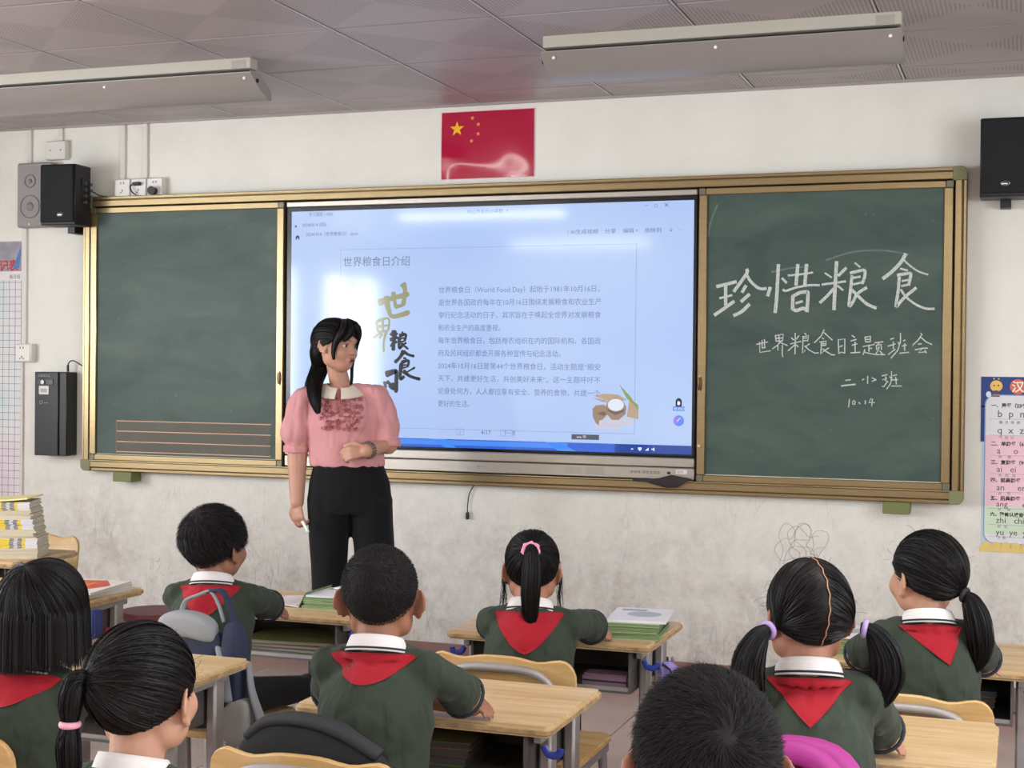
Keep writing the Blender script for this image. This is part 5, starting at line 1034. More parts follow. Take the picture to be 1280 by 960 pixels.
def head_r(D, child):
    D = D/np.linalg.norm(D, axis=-1, keepdims=True); th = np.arcsin(np.clip(D[..., 2], -1, 1)); ph = np.arctan2(D[..., 1], D[..., 0]) % (2*PI)
    u = (th/PI+.5)*NV; v = ph/(2*PI)*NU; i = np.clip(u.astype(int), 0, NV-1); j = v.astype(int) % NU; fu = u-i; fv = v-np.floor(v); rr = HG[child][1]; j2 = (j+1) % NU
    return (rr[i, j]*(1-fv)+rr[i, j2]*fv)*(1-fu)+(rr[i+1, j]*(1-fv)+rr[i+1, j2]*fv)*fu
def star_mesh(D, rr):
    v = (D*rr[..., None]); nv, nu = rr.shape; V = [tuple(v[0, 0])]; F = []
    for i in range(1, nv-1): V += [tuple(p) for p in v[i]]
    V.append(tuple(v[-1, 0]))
    for j in range(nu): F.append((0, 1+(j+1) % nu, 1+j)); F.append((len(V)-1, 1+(nv-3)*nu+j, 1+(nv-3)*nu+(j+1) % nu))
    for i in range(nv-3):
        for j in range(nu): a = 1+i*nu; b = a+nu; F.append((a+j, a+(j+1) % nu, b+(j+1) % nu, b+j))
    return V, F
def hl_of(D, nape=0.0, front=0.0):
    y = D[..., 1]; h = -.13+.58*y+nape*(y < 0)*(-y); return np.where(y > .3, h+(y-.3)*.25+front, h)
def sstep(a, b, x): t_ = np.clip((x-a)/(b-a), 0, 1); return t_*t_*(3-2*t_)
class Head:
    ear = 24; ex = .079
    def __init__(s, center, yaw=0, pitch=0, roll=0, scale=1.0, child=True):
        s.c = Vector(center); s.k = scale; s.child = child
        s.R = Matrix.Rotation(R(yaw), 3, 'Z')@Matrix.Rotation(R(pitch), 3, 'X')@Matrix.Rotation(R(roll), 3, 'Y')
        s.Rn = np.array(s.R)
    def X(s, p): return s.c+s.R@(Vector(p)*s.k)
    def XN(s, P): return np.array(s.c)+(P*s.k)@s.Rn.T
    def put(s, mb, part): part.v = [tuple(s.X(p)) for p in part.v]; mb.add(part.v, part.f)
    def skull(s, mb):
        D, rr = HG[s.child]; V, F = star_mesh(D, rr); m = MB(); m.add(V, F)
        for sx in (-1, 1):
            rot = Matrix.Rotation(sx*R(s.ear), 3, 'Z'); ez = -.016 if s.child else -.006
            m.ell((sx*s.ex, -.006, ez), (.0055, .019, .030), 14, 12, rot=rot@Matrix.Rotation(R(-8), 3, 'X'))
            ca_, sa_ = math.cos(R(s.ear)), math.sin(R(s.ear)); rim = [(sx*(s.ex+.003-.019*math.cos(a)*sa_), -.006+.019*math.cos(a)*ca_, ez+.002+.030*math.sin(a)) for a in [R(-60+ k*20) for k in range(14)]]
            m.tube(rim, .0042, 6)
            m.ell((sx*s.ex, .004, ez-.026), (.006, .008, .009), 10, 8)
        s.put(mb, m)
    def shell(s, th, nape=0.0, front=0.0, soft=.10, noise_a=.002):
        D, rr = HG[s.child]; h = D[..., 2]-hl_of(D, nape, front); w = sstep(0, soft, h)
        nz = np.array([[mnoise.noise(Vector(D[i, j])*9) for j in range(D.shape[1])] for i in range(D.shape[0])])
        base = np.minimum(rr, .125)
        V, F = star_mesh(D, base*(1-w)*.93+w*(base+th+noise_a*nz)); m = MB().add(V, F); m.v = [tuple(s.X(p)) for p in m.v]; return m
def strands(mb, P, w, outward):
    """P: (N,K,3) paths; flat ribbons of width w lying across the outward direction"""
    T = np.gradient(P, axis=1); T /= np.linalg.norm(T, axis=-1, keepdims=True)+1e-9
    S_ = np.cross(T, outward); S_ /= np.linalg.norm(S_, axis=-1, keepdims=True)+1e-9
    tw = (RNG.random((P.shape[0], 1, 1))-.5)*1.9; O_ = outward/(np.linalg.norm(outward, axis=-1, keepdims=True)+1e-9); S_ = S_*np.cos(tw)+O_*np.sin(tw)
    n, k, _ = P.shape; prof = np.interp(np.linspace(0, 1, k), [0, .15, .8, 1], [.7, 1, .8, .12])[None, :, None]
    ww = (np.asarray(w).reshape(-1, 1, 1) if hasattr(w, '__len__') else w)*.5*prof
    A = P+S_*ww; B = P-S_*ww; V = np.stack([A, B], 2).reshape(-1, 3)
    o = len(mb.v); mb.v += [tuple(q) for q in V.tolist()]
    base = (np.arange(n)[:, None]*2*k+np.arange(k-1)[None, :]*2).reshape(-1)+o
    fs = np.stack([base, base+1, base+3, base+2], 1).tolist(); mb.f += [tuple(q) for q in fs]; mb.mi += [0]*len(fs)
def rdirs(n, test):
    out = []
    tot = 0
    while tot < n:
        D = RNG.normal(size=(n*3, 3)); D /= np.linalg.norm(D, axis=1, keepdims=True); D = D[test(D)]; out.append(D); tot += len(D)
    return np.concatenate(out)[:n]
def short_hair(H, mb, n, length, off, whorl, nape, lift=.35, w=.0011, side_short=True, jitter=.25, down=.35):
    D = rdirs(n, lambda D: D[:, 2] > hl_of(D, nape)+.02); W_ = np.array(whorl)/np.linalg.norm(whorl)
    fl = D-W_*np.sum(D*W_, 1, keepdims=True)*1.0; fl = D-W_; fl -= D*np.sum(fl*D, 1, keepdims=True); fl /= np.linalg.norm(fl, axis=1, keepdims=True)+1e-6
    sw = np.cross(D, fl); fl = fl+.45*sw+np.array([0, 0, -down])+RNG.normal(size=D.shape)*jitter; fl -= D*np.sum(fl*D, 1, keepdims=True); fl /= np.linalg.norm(fl, axis=1, keepdims=True)+1e-6
    K = 5; t_ = np.linspace(0, 1, K); Ls = length*(RNG.random(n)*.5+.6)
    if side_short: Ls *= np.clip(.35+.9*sstep(-.35, .5, D[:, 2]), .3, 1.1)
    r = head_r(D, H.child)+off; base = D*r[:, None]
    P = base[:, None]+fl[:, None]*(t_[None, :, None]*Ls[:, None, None])+D[:, None]*((t_-.5*t_**2)[None, :, None]*(lift*Ls)[:, None, None])
    strands(mb, H.XN(P), w*H.k, (D@H.Rn.T)[:, None]+0*P)
def slerp(A, B, t_):
    c = np.clip(np.sum(A*B, -1, keepdims=True), -1, 1); o = np.arccos(c)+1e-6; return (np.sin((1-t_)*o)*A+np.sin(t_*o)*B)/np.sin(o)
def gather(H, mb, n, tie, off, sel=None, nape=0.0, w=.0016, K=14, jit=.0015, spread=.10, lumps=.0022):
    """strands combed over the skull from the hairline to the tie point"""
    D = rdirs(n, lambda D: (D[:, 2] > hl_of(D, nape)) & (sel(D) if sel is not None else True)); T_ = np.array(tie)/np.linalg.norm(tie)
    Tt = T_+RNG.normal(size=D.shape)*spread*.35; Tt /= np.linalg.norm(Tt, axis=1, keepdims=True)
    t_ = np.linspace(0, 1, K)[None, :, None]; Q = slerp(D[:, None]+0*t_, Tt[:, None]+0*t_, t_); Q /= np.linalg.norm(Q, axis=-1, keepdims=True)
    az_ = np.arctan2(np.cross(D, T_)@np.array([.3, .5, .8]), D@np.array([.8, -.3, .5])); r = head_r(Q, H.child)+off+.006*(np.clip(t_[..., 0], 0, 1))**3+jit*RNG.random((n, 1))*(.3+t_[..., 0])+lumps*np.sin(az_*17+3*np.sin(az_*5))[:, None]*np.sin(PI*np.clip(t_[..., 0], 0, 1))
    P = Q*r[..., None]; strands(mb, H.XN(P), w*H.k, Q@H.Rn.T)
def tail(mb, path, rad, n, w=.0018, ends=.25, flat=1.0, out=(0, -1, 0), frizz=.004):
    """hanging bunch of hair along a path, radius per point"""
    P0 = np.array([tuple(p) for p in smooth_line(path, 5)]); K = len(P0); u = np.linspace(0, 1, K); rr = np.interp(u, np.linspace(0, 1, len(rad)), rad)
    T = np.gradient(P0, axis=0); T /= np.linalg.norm(T, axis=1, keepdims=True); o = np.array(out, float); sx = np.cross(T, o); sx /= np.linalg.norm(sx, axis=1, keepdims=True)+1e-9; sy = np.cross(sx, T)
    a = RNG.random(n)*2*PI; q = np.sqrt(RNG.random(n))*.45+.55; ex = 1-ends*RNG.random(n)**2
    idx = (np.linspace(0, 1, 16)[None]*ex[:, None])*(K-1); i0 = np.clip(idx.astype(int), 0, K-2); fr = (idx-i0)[..., None]
    def samp(A): return A[i0]*(1-fr)+A[i0+1]*fr
    rad_ = np.interp(idx/(K-1), u, rr); ph = RNG.random(n)*6; wob = frizz*np.sin(idx/(K-1)*5+ph[:, None])[..., None]*samp(sx)*(idx/(K-1))[..., None]
    off = (np.cos(a)*q)[:, None, None]*samp(sx)*rad_[..., None]+(np.sin(a)*q)[:, None, None]*samp(sy)*rad_[..., None]*flat
    P = samp(P0)+off+wob; strands(mb, P, w, off/(np.linalg.norm(off, axis=-1, keepdims=True)+1e-9)+.001)
    core = MB().tube([tuple(p) for p in P0], [max(.0008, x*.82) for x in rr], 12, flat=1); C_ = core; mb.add(C_.v, C_.f)
def flyaway(H, mb, n, off, L=.05, w=.0006, test=None):
    D = rdirs(n, lambda D: D[:, 2] > .1); f = RNG.normal(size=D.shape); f -= D*np.sum(f*D, 1, keepdims=True); f /= np.linalg.norm(f, axis=1, keepdims=True); t_ = np.linspace(0, 1, 7); Ls = L*RNG.random(n)
    r = head_r(D, H.child)+off; P = (D*r[:, None])[:, None]+f[:, None]*(t_[None, :, None]*Ls[:, None, None])+D[:, None]*(np.sin(t_*2.6)[None, :, None]*(.35*Ls)[:, None, None]); strands(mb, H.XN(P), w, (D@H.Rn.T)[:, None]+0*P)

def fuse(mb, voxel, smooth=3, ratio=1.0, fac=.5):
    me = mb.mesh('fuse', M_WALL); o = bpy.data.objects.new('fuse', me); COL.objects.link(o)
    r = o.modifiers.new('r', 'REMESH'); r.mode = 'VOXEL'; r.voxel_size = voxel; r.use_smooth_shade = True
    if smooth: s_ = o.modifiers.new('s', 'SMOOTH'); s_.iterations = smooth; s_.factor = fac
    if ratio < 1: d_ = o.modifiers.new('d', 'DECIMATE'); d_.ratio = ratio
    res = bpy.data.meshes.new_from_object(o.evaluated_get(bpy.context.evaluated_depsgraph_get())); bpy.data.objects.remove(o); bpy.data.meshes.remove(me)
    res.polygons.foreach_set('use_smooth', [True]*len(res.polygons)); return res
def link(nm, me, m, parent):
    me.materials.clear(); me.materials.append(m); me.name = nm; o = bpy.data.objects.new(nm, me); COL.objects.link(o); o.parent = parent; ORG[o.name] = Vector(); return o
def ruffle(me, amp, sc, zst=.6):
    n = len(me.vertices); co = np.empty(n*3); no = np.empty(n*3); me.vertices.foreach_get('co', co); me.vertices.foreach_get('normal', no); co = co.reshape(-1, 3); no = no.reshape(-1, 3)
    d = np.array([mnoise.noise(Vector((p[0]*sc, p[1]*sc, p[2]*sc*zst)))+.5*mnoise.noise(Vector((p[0]*sc*2.3+4, p[1]*sc*2.3, p[2]*sc*2.3*zst))) for p in co]); d = np.abs(d)*2-.6
    me.vertices.foreach_set('co', (co+no*(amp*d)[:, None]).reshape(-1)); me.update()
def hand(mb, wrist, d, back, side, k=1.0, curl=.5, thumb=.6, spread=.12, grip=None):
    """wrist point, pointing direction d, direction out of the back of the hand, side +1/-1 for the thumb"""
    w = Vector(wrist); d = Vector(d).normalized(); b = Vector(back); b = (b-d*b.dot(d)).normalized(); s_ = d.cross(b).normalized()*side
    M3 = Matrix((s_, d, b)).transposed()
    mb.ell(w+d*.034*k, (.026*k, .040*k, .013*k), 14, 10, rot=M3); mb.ell(w+d*.05*k, (.030*k, .024*k, .012*k), 14, 10, rot=M3)
    for i, (px_, ln, rr) in enumerate(((.022, .062, .0080), (.007, .070, .0084), (-.008, .065, .0080), (-.022, .052, .0070))):
        p = w+(s_*px_+d*.062)*k; c = curl if not hasattr(curl, '__len__') else curl[i]; dd = (d+s_*(px_*spread*10)).normalized(); pts = [p-d*.02*k, p]; ang = 0
        for q, fr in enumerate((.45, .3, .25)):
            ang += c*(.75 if q == 0 else .9); v = dd*math.cos(ang)-b*math.sin(ang); pts.append(pts[-1]+v*ln*fr*k)
        mb.tube(pts, [rr*k, rr*1.02*k, rr*.95*k, rr*.88*k, rr*.7*k], 8); mb.ell(pts[-1], (rr*.72*k,)*3, 8, 6)
    p = w+(s_*.022+d*.018)*k; v = (s_*.75+d*.75-b*.25*thumb).normalized(); a = p+v*.030*k; v2 = (d*.95+s_*.2*(1-thumb)-b*.5*thumb-s_*.25*thumb).normalized(); c = a+v2*.024*k; e = c+(v2-b*.25*thumb).normalized()*.018*k
    mb.tube([w+d*.012*k, p, a, c, e], [.012*k, .0115*k, .0098*k, .0092*k, .0070*k], 8); mb.ell(e, (.0072*k,)*3, 8, 6)
def limb(mb, pts, rs, n=14):
    mb.tube(pts, rs, n)
    for p, r in zip(pts, rs): mb.ell(p, (r, r, r), n, 10)

def face_parts(H, root, child=True, open_mouth=False):
    ey = .0035 if child else 0; ly = .003
    for s in (-1, 1):
        e = MB().ell((s*.031, .0755-ey, .003), (.0125, .011, .0080), 14, 10); e.v = [tuple(H.X(p)) for p in e.v]; eo = e.build('eye', M_EYEW, root, smooth=True)
        i = MB().ell((s*.031, .0845-ey, .002), (.0066, .0030, .0064), 12, 8); i.v = [tuple(H.X(p)) for p in i.v]; i.build('iris', M_IRIS, eo, smooth=True)
        if not child: l = MB().tube([(s*.017, .0845, .006), (s*.024, .0890, .0105), (s*.034, .0885, .0108), (s*.044, .0790, .006)], [.0008, .0014, .0015, .0008], 6); l.v = [tuple(H.X(p)) for p in l.v]; l.build('eyelid_line', M_BROW, root)
        b = MB().tube([(s*.013, .097-ey, .022), (s*.026, .0965-ey, .028), (s*.038, .089-ey, .028), (s*.045, .080-ey*1.5, .023)], [.0012, .0028, .0024, .001], 6, flat=.5); b.v = [tuple(H.X(p)) for p in b.v]; b.build('eyebrow', M_BROW, root)
    u = MB().tube([(-.022, .088-ly, -.054), (-.010, .101-ly, -.0505), (0, .1035-ly, -.0525), (.010, .101-ly, -.0505), (.022, .088-ly, -.054)], [.0012, .0036, .0032, .0036, .0012], 8); u.v = [tuple(H.X(p)) for p in u.v]; u.build('lip', M_LIP, root, smooth=True)
    dz = -.0055 if open_mouth else 0
    u = MB().tube([(-.021, .087-ly, -.055), (-.010, .0985-ly, -.0595+dz), (0, .101-ly, -.061+dz), (.010, .0985-ly, -.0595+dz), (.021, .087-ly, -.055)], [.0012, .0040, .0045, .0040, .0012], 8); u.v = [tuple(H.X(p)) for p in u.v]; u.build('lip', M_LIP, root, smooth=True)
    if open_mouth:
        u = MB().ell((0, .0985, -.0585), (.013, .004, .0045), 12, 8); u.v = [tuple(H.X(p)) for p in u.v]; u.build('open_mouth', mat('mouth_dark', '3a1416', .6), root, smooth=True)

def pupil(label, pos, top, yaw, skin, style, lean=.07, rz=0.0, pitch=0, hs=.90, scarf=None, legs=0.0, elbow=None, arms=True, face=False, hair_w=1.0, hdx=0.0, sh_drop=.138, hoff=.0, bw=1.0):
    """pos: world x, y of the head; everything else in the pupil's own frame, facing +y"""
    c_, s_ = math.cos(rz), math.sin(rz); hx, hy = hdx, lean+.02
    root = thing('person', label, 'person', (pos[0]-(hx*c_-hy*s_), pos[1]-(hx*s_+hy*c_), 0), rz); ORG[root.name] = Vector()
    H = Head((hx, hy, top-.112*hs/.9-hoff), yaw-math.degrees(rz), pitch, 0, hs, True); hc = H.c
    if style in (cropped, spiky): H.ear = 50; H.ex = .084
    nb = Vector((hx*.7, lean-.005, hc.z-sh_drop+.028)); sz = hc.z-sh_drop; hip = Vector((0, 0, .395))
    SR = Vector((.108*bw, lean*.95, sz)); SL = Vector((-.108*bw, lean*.95, sz))
    E = {}
    ER = Vector(elbow) if elbow else Vector((.165, lean+.155, .607)); EL = Vector((-ER.x+.03, ER.y, ER.z))
    # ER is in local coordinates; forearms are folded, the left one lies in front of the right
    wr = Vector((ER.x-.15, ER.y+.055, .602)); wl = Vector((ER.x-.035, ER.y+.045, .618))
    b = MB(); H.skull(b)
    limb(b, [hc+Vector((0, -.010, -.045*hs/.9)), nb+Vector((0, 0, .0)), nb+Vector((0, 0, -.05))], [.045, .042, .040])
    b.ell((0, lean*.6, (sz+.38)/2), (.085, .05, (sz-.40)/2), 16, 12)
    limb(b, [SR*.75+Vector((0, 0, sz*.25-.03)), SR+Vector((0, 0, -.010)), SR.lerp(ER, .6), ER, wr], [.022, .020, .024, .029, .0225]); limb(b, [SL*.75+Vector((0, 0, sz*.25-.03)), SL+Vector((0, 0, -.010)), SL.lerp(EL, .6), EL, wl], [.022, .020, .024, .029, .0225])
    hand(b, wr, (-1, .12, -.02), (0, -.25, 1), -1, .78, .25); 
    hd = (ER-wl); hand(b, wl, (1, -.55, -.22), (.1, .1, 1), 1, .80, .30, .5)
    me = fuse(b, .0045, 2, .55); link('body', me, M_SKIN[skin], root)
    # shirt
    s = MB(); ax = [(0.0, -.005, .36, .128, .098), (0, .0, .42, .125, .098), (0, lean*.35, .50, .118, .092), (0, lean*.7, .60, .122, .090), (0, lean*.92, sz-.03, .118, .078), (0, lean, sz+.012, .085, .058), (nb.x, nb.y, nb.z-.006, .050, .050), (nb.x, nb.y, nb.z+.012, .046, .046)]
    rings = [[(x+rx*bw*math.cos(2*PI*k/24), y+ry*math.sin(2*PI*k/24), z) for k in range(24)] for x, y, z, rx, ry in ax]; s.loft(rings)
    s.ell((0, lean*.55-.015, (sz+.5)/2), (.112*bw, .088, .13), 18, 14)
    for S_, E_, sx in ((SR, ER, 1), (SL, EL, -1)):
        end = S_.lerp(E_, .80); mid = S_.lerp(E_, .5)+Vector((0, 0, .004))
        limb(s, [Vector((sx*.05, lean, sz+.002)), S_+Vector((-sx*.006, 0, -.004)), mid], [.047, .042, .042]); s.tube([mid, end], [.042, .047], 18)
    me = fuse(s, .0065, 7); ruffle(me, .0045, 15, .8); shirt = link('shirt', me, M_SHIRT, root)
    for S_, E_ in ((SR, ER), (SL, EL)):
        d = (E_-S_).normalized(); q = d.orthogonal().normalized(); q2 = d.cross(q); e = S_.lerp(E_, .815); MB().tube([e+(q*math.cos(a)+q2*math.sin(a))*.0450 for a in [2*PI*k/20 for k in range(20)]], .0042, 6, closed=True).build('sleeve_trim', M_STRIPE, root, smooth=True)
    # collar: a turned-down band, higher at the back
    rg = []; tilt = .016
    for r0, dz in ((.046, .020), (.049, .030), (.053, .031), (.058, .020), (.064, .003), (.065, .000), (.061, .000), (.053, .016)):
        rg.append([(nb.x+r0*1.02*math.cos(a), nb.y+r0*.98*math.sin(a)-.002, nb.z+dz-tilt*math.sin(a)*1.1) for a in [2*PI*k/28 for k in range(28)]])
    mb = MB().loft(rg, cap=False, closed=True); mb.build('collar', M_COLLAR, root, smooth=True)
    MB().tube([(nb.x+(.0645)*1.02*math.cos(a), nb.y+.0645*.98*math.sin(a)-.002, nb.z+.006-tilt*math.sin(a)*1.1) for a in [2*PI*k/28 for k in range(28)]], .0022, 6, closed=True).build('collar_stripe', M_STRIPE, root, smooth=True)
    # red scarf: a triangle that lies on the back, ends knotted in front
    hw, Ln, px_, rnd = scarf or (.075, .06, 0.0, 1.2)
    bv = bmesh.new(); bv.from_mesh(shirt.data); bt = BVHTree.FromBMesh(bv); bv.free(); nx, nz = 26, 12; V = []
    for j in range(nz+1):
        v = j/nz
        for i in range(nx+1):
            u = -1+2*i/nx; low = Ln*(1-abs(u)**rnd); zt = nb.z+.013+.010*(1-abs(u)**2)*0
            x = nb.x+u*hw+px_*(v*(1-abs(u))); z = zt-.012*(abs(u)**2)-low*v
            a_ = (x-nb.x)/.070
            yc = nb.y-.068*math.sqrt(max(0, 1-min(1, abs(a_))**2))
            h = bt.ray_cast(Vector((x, -.4, z)), Vector((0, 1, 0)))
            y = h[0].y if h[0] is not None else 9
            y = min(y, yc if z > nb.z-.006 else 9); y = y if y < 8 else nb.y-.02
            V.append((x, y-.005-.0012*math.sin(u*9+v*4), z))
    f = [(j*(nx+1)+i, j*(nx+1)+i+1, (j+1)*(nx+1)+i+1, (j+1)*(nx+1)+i) for j in range(nz) for i in range(nx)]
    sc_ = MB(); sc_.add(V, f); V2 = [(p[0], p[1]+.0022, p[2]) for p in V]; sc_.add(V2, [q[::-1] for q in f])
    n_ = len(V); edge = [i for i in range(nx+1)]+[(j+1)*(nx+1)-1 for j in range(1, nz+1)]+[nz*(nx+1)+i for i in range(nx-1, -1, -1)]+[j*(nx+1) for j in range(nz-1, 0, -1)]
    sc_.f += [(edge[k], edge[(k+1) % len(edge)], edge[(k+1) % len(edge)]+n_, edge[k]+n_) for k in range(len(edge))]; sc_.mi += [0]*len(edge)
    for sx in (-1, 1):
        sc_.tube(smooth_line([(nb.x+sx*.070, nb.y+.0, nb.z+.006), (nb.x+sx*.064, nb.y+.035, nb.z+.002), (nb.x+sx*.03, nb.y+.072, nb.z-.02), (nb.x+sx*.028, lean+.095, sz-.09)], 5), .008, 8, flat=.4)
    sc_.ell((nb.x, nb.y+.078, nb.z-.028), (.014, .010, .013)); sc_.build('red_scarf', M_SCARF, root, smooth=True, recalc=False)
    # trousers and shoes
    tr = MB(); tr.ell((0, .0, .400), (.125, .10, .065), 18, 12); kl = Vector((-.075+legs*.6, .26, .372)); kr = Vector((.075+legs, .26, .372)); fl_ = Vector((-.08+legs*.8, .27, .07)); fr_ = Vector((.08+legs*1.4, .27, .07))
    limb(tr, [Vector((-.06, 0, .398)), kl, fl_], [.060, .046, .042]); limb(tr, [Vector((.06, 0, .398)), kr, fr_], [.060, .046, .042])
    link('trousers', fuse(tr, .010, 4), M_TROUS, root)
    for q in (fl_, fr_):
        sh = MB(); sh.ell((q.x, q.y+.035, .038), (.038, .085, .036), 16, 10); sh.ell((q.x, q.y-.01, .055), (.034, .045, .045), 14, 10); sh.v = [(p[0], p[1], max(p[2], .002)) for p in sh.v]; sh.build('shoe', M_SHOE, root, smooth=True)
    face_parts(H, root)
    hb = MB(); style(H, hb, root)
    hb.build('hair', M_HAIRS if style in SHORTS else M_HAIR, root, smooth=True, recalc=False)
    return root
def add_shell(H, hb, *a, **k): m = H.shell(*a, **k); hb.add(m.v, m.f)
def cropped(H, hb, root):
    add_shell(H, hb, .0030, -.16, soft=.26); short_hair(H, hb, 11000, .011, .0022, (.0, -.72, .70), -.14, .55, .0009, down=.25, jitter=.30)
def thick_boy(H, hb, root):
    add_shell(H, hb, .011, -.12, soft=.16); short_hair(H, hb, 8000, .030, .010, (-.12, -.55, .80), -.1, .16, .0012, side_short=True, down=.6, jitter=.16)
def spiky(H, hb, root):
    add_shell(H, hb, .0035, -.12, soft=.2); short_hair(H, hb, 15000, .021, .003, (.10, -.93, .36), -.1, .30, .0009, side_short=False, down=.15, jitter=.20); short_hair(H, hb, 2500, .022, .003, (.10, -.93, .36), -.1, .62, .0006, side_short=False, down=.1, jitter=.35)
SHORTS = (cropped, thick_boy, spiky)
def scrunch(c, ax, r, rt_, m, root, nm='hair_tie', wob=0.0, n=20):
    ax = Vector(ax).normalized(); q = ax.orthogonal().normalized(); q2 = ax.cross(q); pts = []; rs = []
    for k in range(n): a = 2*PI*k/n; pts.append(Vector(c)+(q*math.cos(a)+q2*math.sin(a))*r); rs.append(rt_*(1+wob*math.sin(a*7)))
    MB().tube(pts, rs, 10, closed=True).build(nm, m, root, smooth=True)
M_TPINK = mat('scrunchie_pink', 'dd8fb0', .8, bump=.6, bscale=200); M_TLIL = mat('tie_lilac', 'a58cc4', .6); M_TBLK = mat('tie_black', '17151a', .7); M_TPALE = mat('tie_palepink', 'e0a0b4', .6)
def high_pony(H, hb, root):
    T_ = Vector((0, -.84, .56)).normalized(); add_shell(H, hb, .006, -.14, soft=.08); gather(H, hb, 2600, T_, .006, nape=-.0); flyaway(H, hb, 60, .008)
    t0 = H.X(T_*.112); t1 = H.X(T_*.128)
    scrunch(H.X(T_*.121), H.R@T_, .016, .0095, M_TPINK, root, wob=.18)
    tail(hb, [t0, t1, t1+Vector((.004, -.022, -.004)), t1+Vector((.006, -.034, -.05)), t1+Vector((.004, -.034, -.11)), t1+Vector((.004, -.026, -.17)), t1+Vector((.004, -.02, -.205))], [.010, .012, .018, .024, .024, .018, .006], 900, .0016)
    for sx in (-1, 1): tail(hb, [H.X((sx*.080, .02, .02)), H.X((sx*.086, .0, -.03)), H.X((sx*.084, -.01, -.08)), H.X((sx*.090, -.015, -.13))], [.004, .005, .003, .001], 40, .0009, frizz=.010)
def pigtails(H, hb, root):
    add_shell(H, hb, .005, -.14, soft=.08)
    def zig(D): return .06*np.sign(np.sin(D[:, 2]*11+.5))*(.5)+.03
    for sx in (-1, 1):
        T_ = Vector((sx*.90, -.48, -.18)).normalized()
        gather(H, hb, 1800, T_, .006, sel=lambda D, sx=sx: (D[:, 0]*sx > .022*1.0+sx*.02*np.sin(D[:, 2]*14)), nape=0)
        c0 = H.X(T_*.106); c1 = H.X(T_*.122); o = (H.R@T_)
        scrunch(H.X(T_*.114), o, .0125, .0055, M_TLIL, root)
        dn = Vector((0, 0, -1)); side = Vector((o.x, o.y*.4, 0)).normalized()
        tail(hb, [c0, c1, c1+side*.014+dn*.012, c1+side*.030+dn*.045, c1+side*.034+dn*.085, c1+side*.020+dn*.125, c1+side*.004+dn*.145], [.010, .012, .020, .029, .030, .020, .004], 900, .0015)
    # pale skin of the wavering parting
    z = [R(a) for a in range(-35, 101, 7)]; pts = []
    for k, a in enumerate(z):
        d = Vector((.022+.016*math.sin(a*3.2)+.012*(1 if k % 2 else -1), -math.cos(a), math.sin(a))).normalized(); r = float(head_r(np.array([tuple(d)]), True)[0]); pts.append(H.X(d*(r+.0075)))
    MB().tube(pts, [.0005]+[.0013]*(len(pts)-2)+[.0005], 6, flat=.5).build('parting', M_SKIN['warm'], root, smooth=True)
    flyaway(H, hb, 70, .008)
def low_pony(H, hb, root):
    T_ = Vector((.30, -.93, -.30)).normalized(); add_shell(H, hb, .009, -.06, soft=.08); gather(H, hb, 2800, T_, .009, nape=.0); flyaway(H, hb, 60, .011)
    c0 = H.X(T_*.105); c1 = H.X(T_*.122); scrunch(H.X(T_*.114), H.R@T_, .013, .006, M_TBLK, root)
    r_ = Vector((.9, -.25, 0)).normalized(); dn = Vector((0, 0, -1))
    tail(hb, [c0, c1, c1+r_*.008+dn*.012, c1+r_*.022+dn*.05, c1+r_*.030+dn*.10, c1+r_*.030+dn*.14, c1+r_*.018+dn*.175], [.010, .012, .022, .030, .030, .020, .004], 900, .0016)
def bob(H, hb, root):
    add_shell(H, hb, .012, -.35, soft=.06); n = 3400; W_ = np.array((-.12, -.48, .87)); W_ /= np.linalg.norm(W_); K = 18
    az = RNG.random(n)*2*PI; u0 = RNG.random(n)**2.2*.8
    e1 = np.cross(W_, (1, 0, 0)); e1 /= np.linalg.norm(e1); e2 = np.cross(W_, e1); E_ = np.cos(az)[:, None]*e1+np.sin(az)[:, None]*e2
    keep = E_[:, 1] < .75; E_ = E_[keep]; n = len(E_); u0 = u0[:n]; t_ = np.linspace(0, 1, K); ang = (u0[:, None]*1.3+(2.6-u0[:, None]*1.3)*t_[None]); Q = np.cos(ang)[..., None]*W_+np.sin(ang)[..., None]*E_[:, None]
    Qn = Q.copy(); r = head_r(Qn, True)+.0155+.003*RNG.random((n, 1)); P = Q*r[..., None]
    # below the widest place the hair hangs straight down to the neck
    L0 = -.085-.015*RNG.random(n)
    for i in range(n):
        fix = None
        for k in range(1, K):
            if P[i, k, 2] < .012 and fix is None: fix = k
            if fix is not None:
                q = P[i, fix-1]; s2 = (k-fix+1)/(K-fix); P[i, k] = (q[0]*(1.02+.05*s2), q[1]*(1.02+.02*s2), q[2]+(L0[i]-q[2])*s2)
    O = P/np.linalg.norm(P, axis=-1, keepdims=True); O[..., 2] *= .3; strands(hb, H.XN(P), .0024*H.k, O@H.Rn.T)
    # solid mass under the strands
    rg = []
    for z, k_ in ((.03, .97), (0, 1.0), (-.03, 1.02), (-.05, 1.03), (-.072, 1.03), (-.078, .9)): rg.append([H.X((.084*k_*math.cos(a), -.012+.098*k_*math.sin(a) if math.sin(a) < .25 else -.012+.098*.25*k_, z)) for a in [2*PI*j/28 for j in range(28)]])
    m = MB().loft(rg); hb.add(m.v, m.f); flyaway(H, hb, 80, .014)
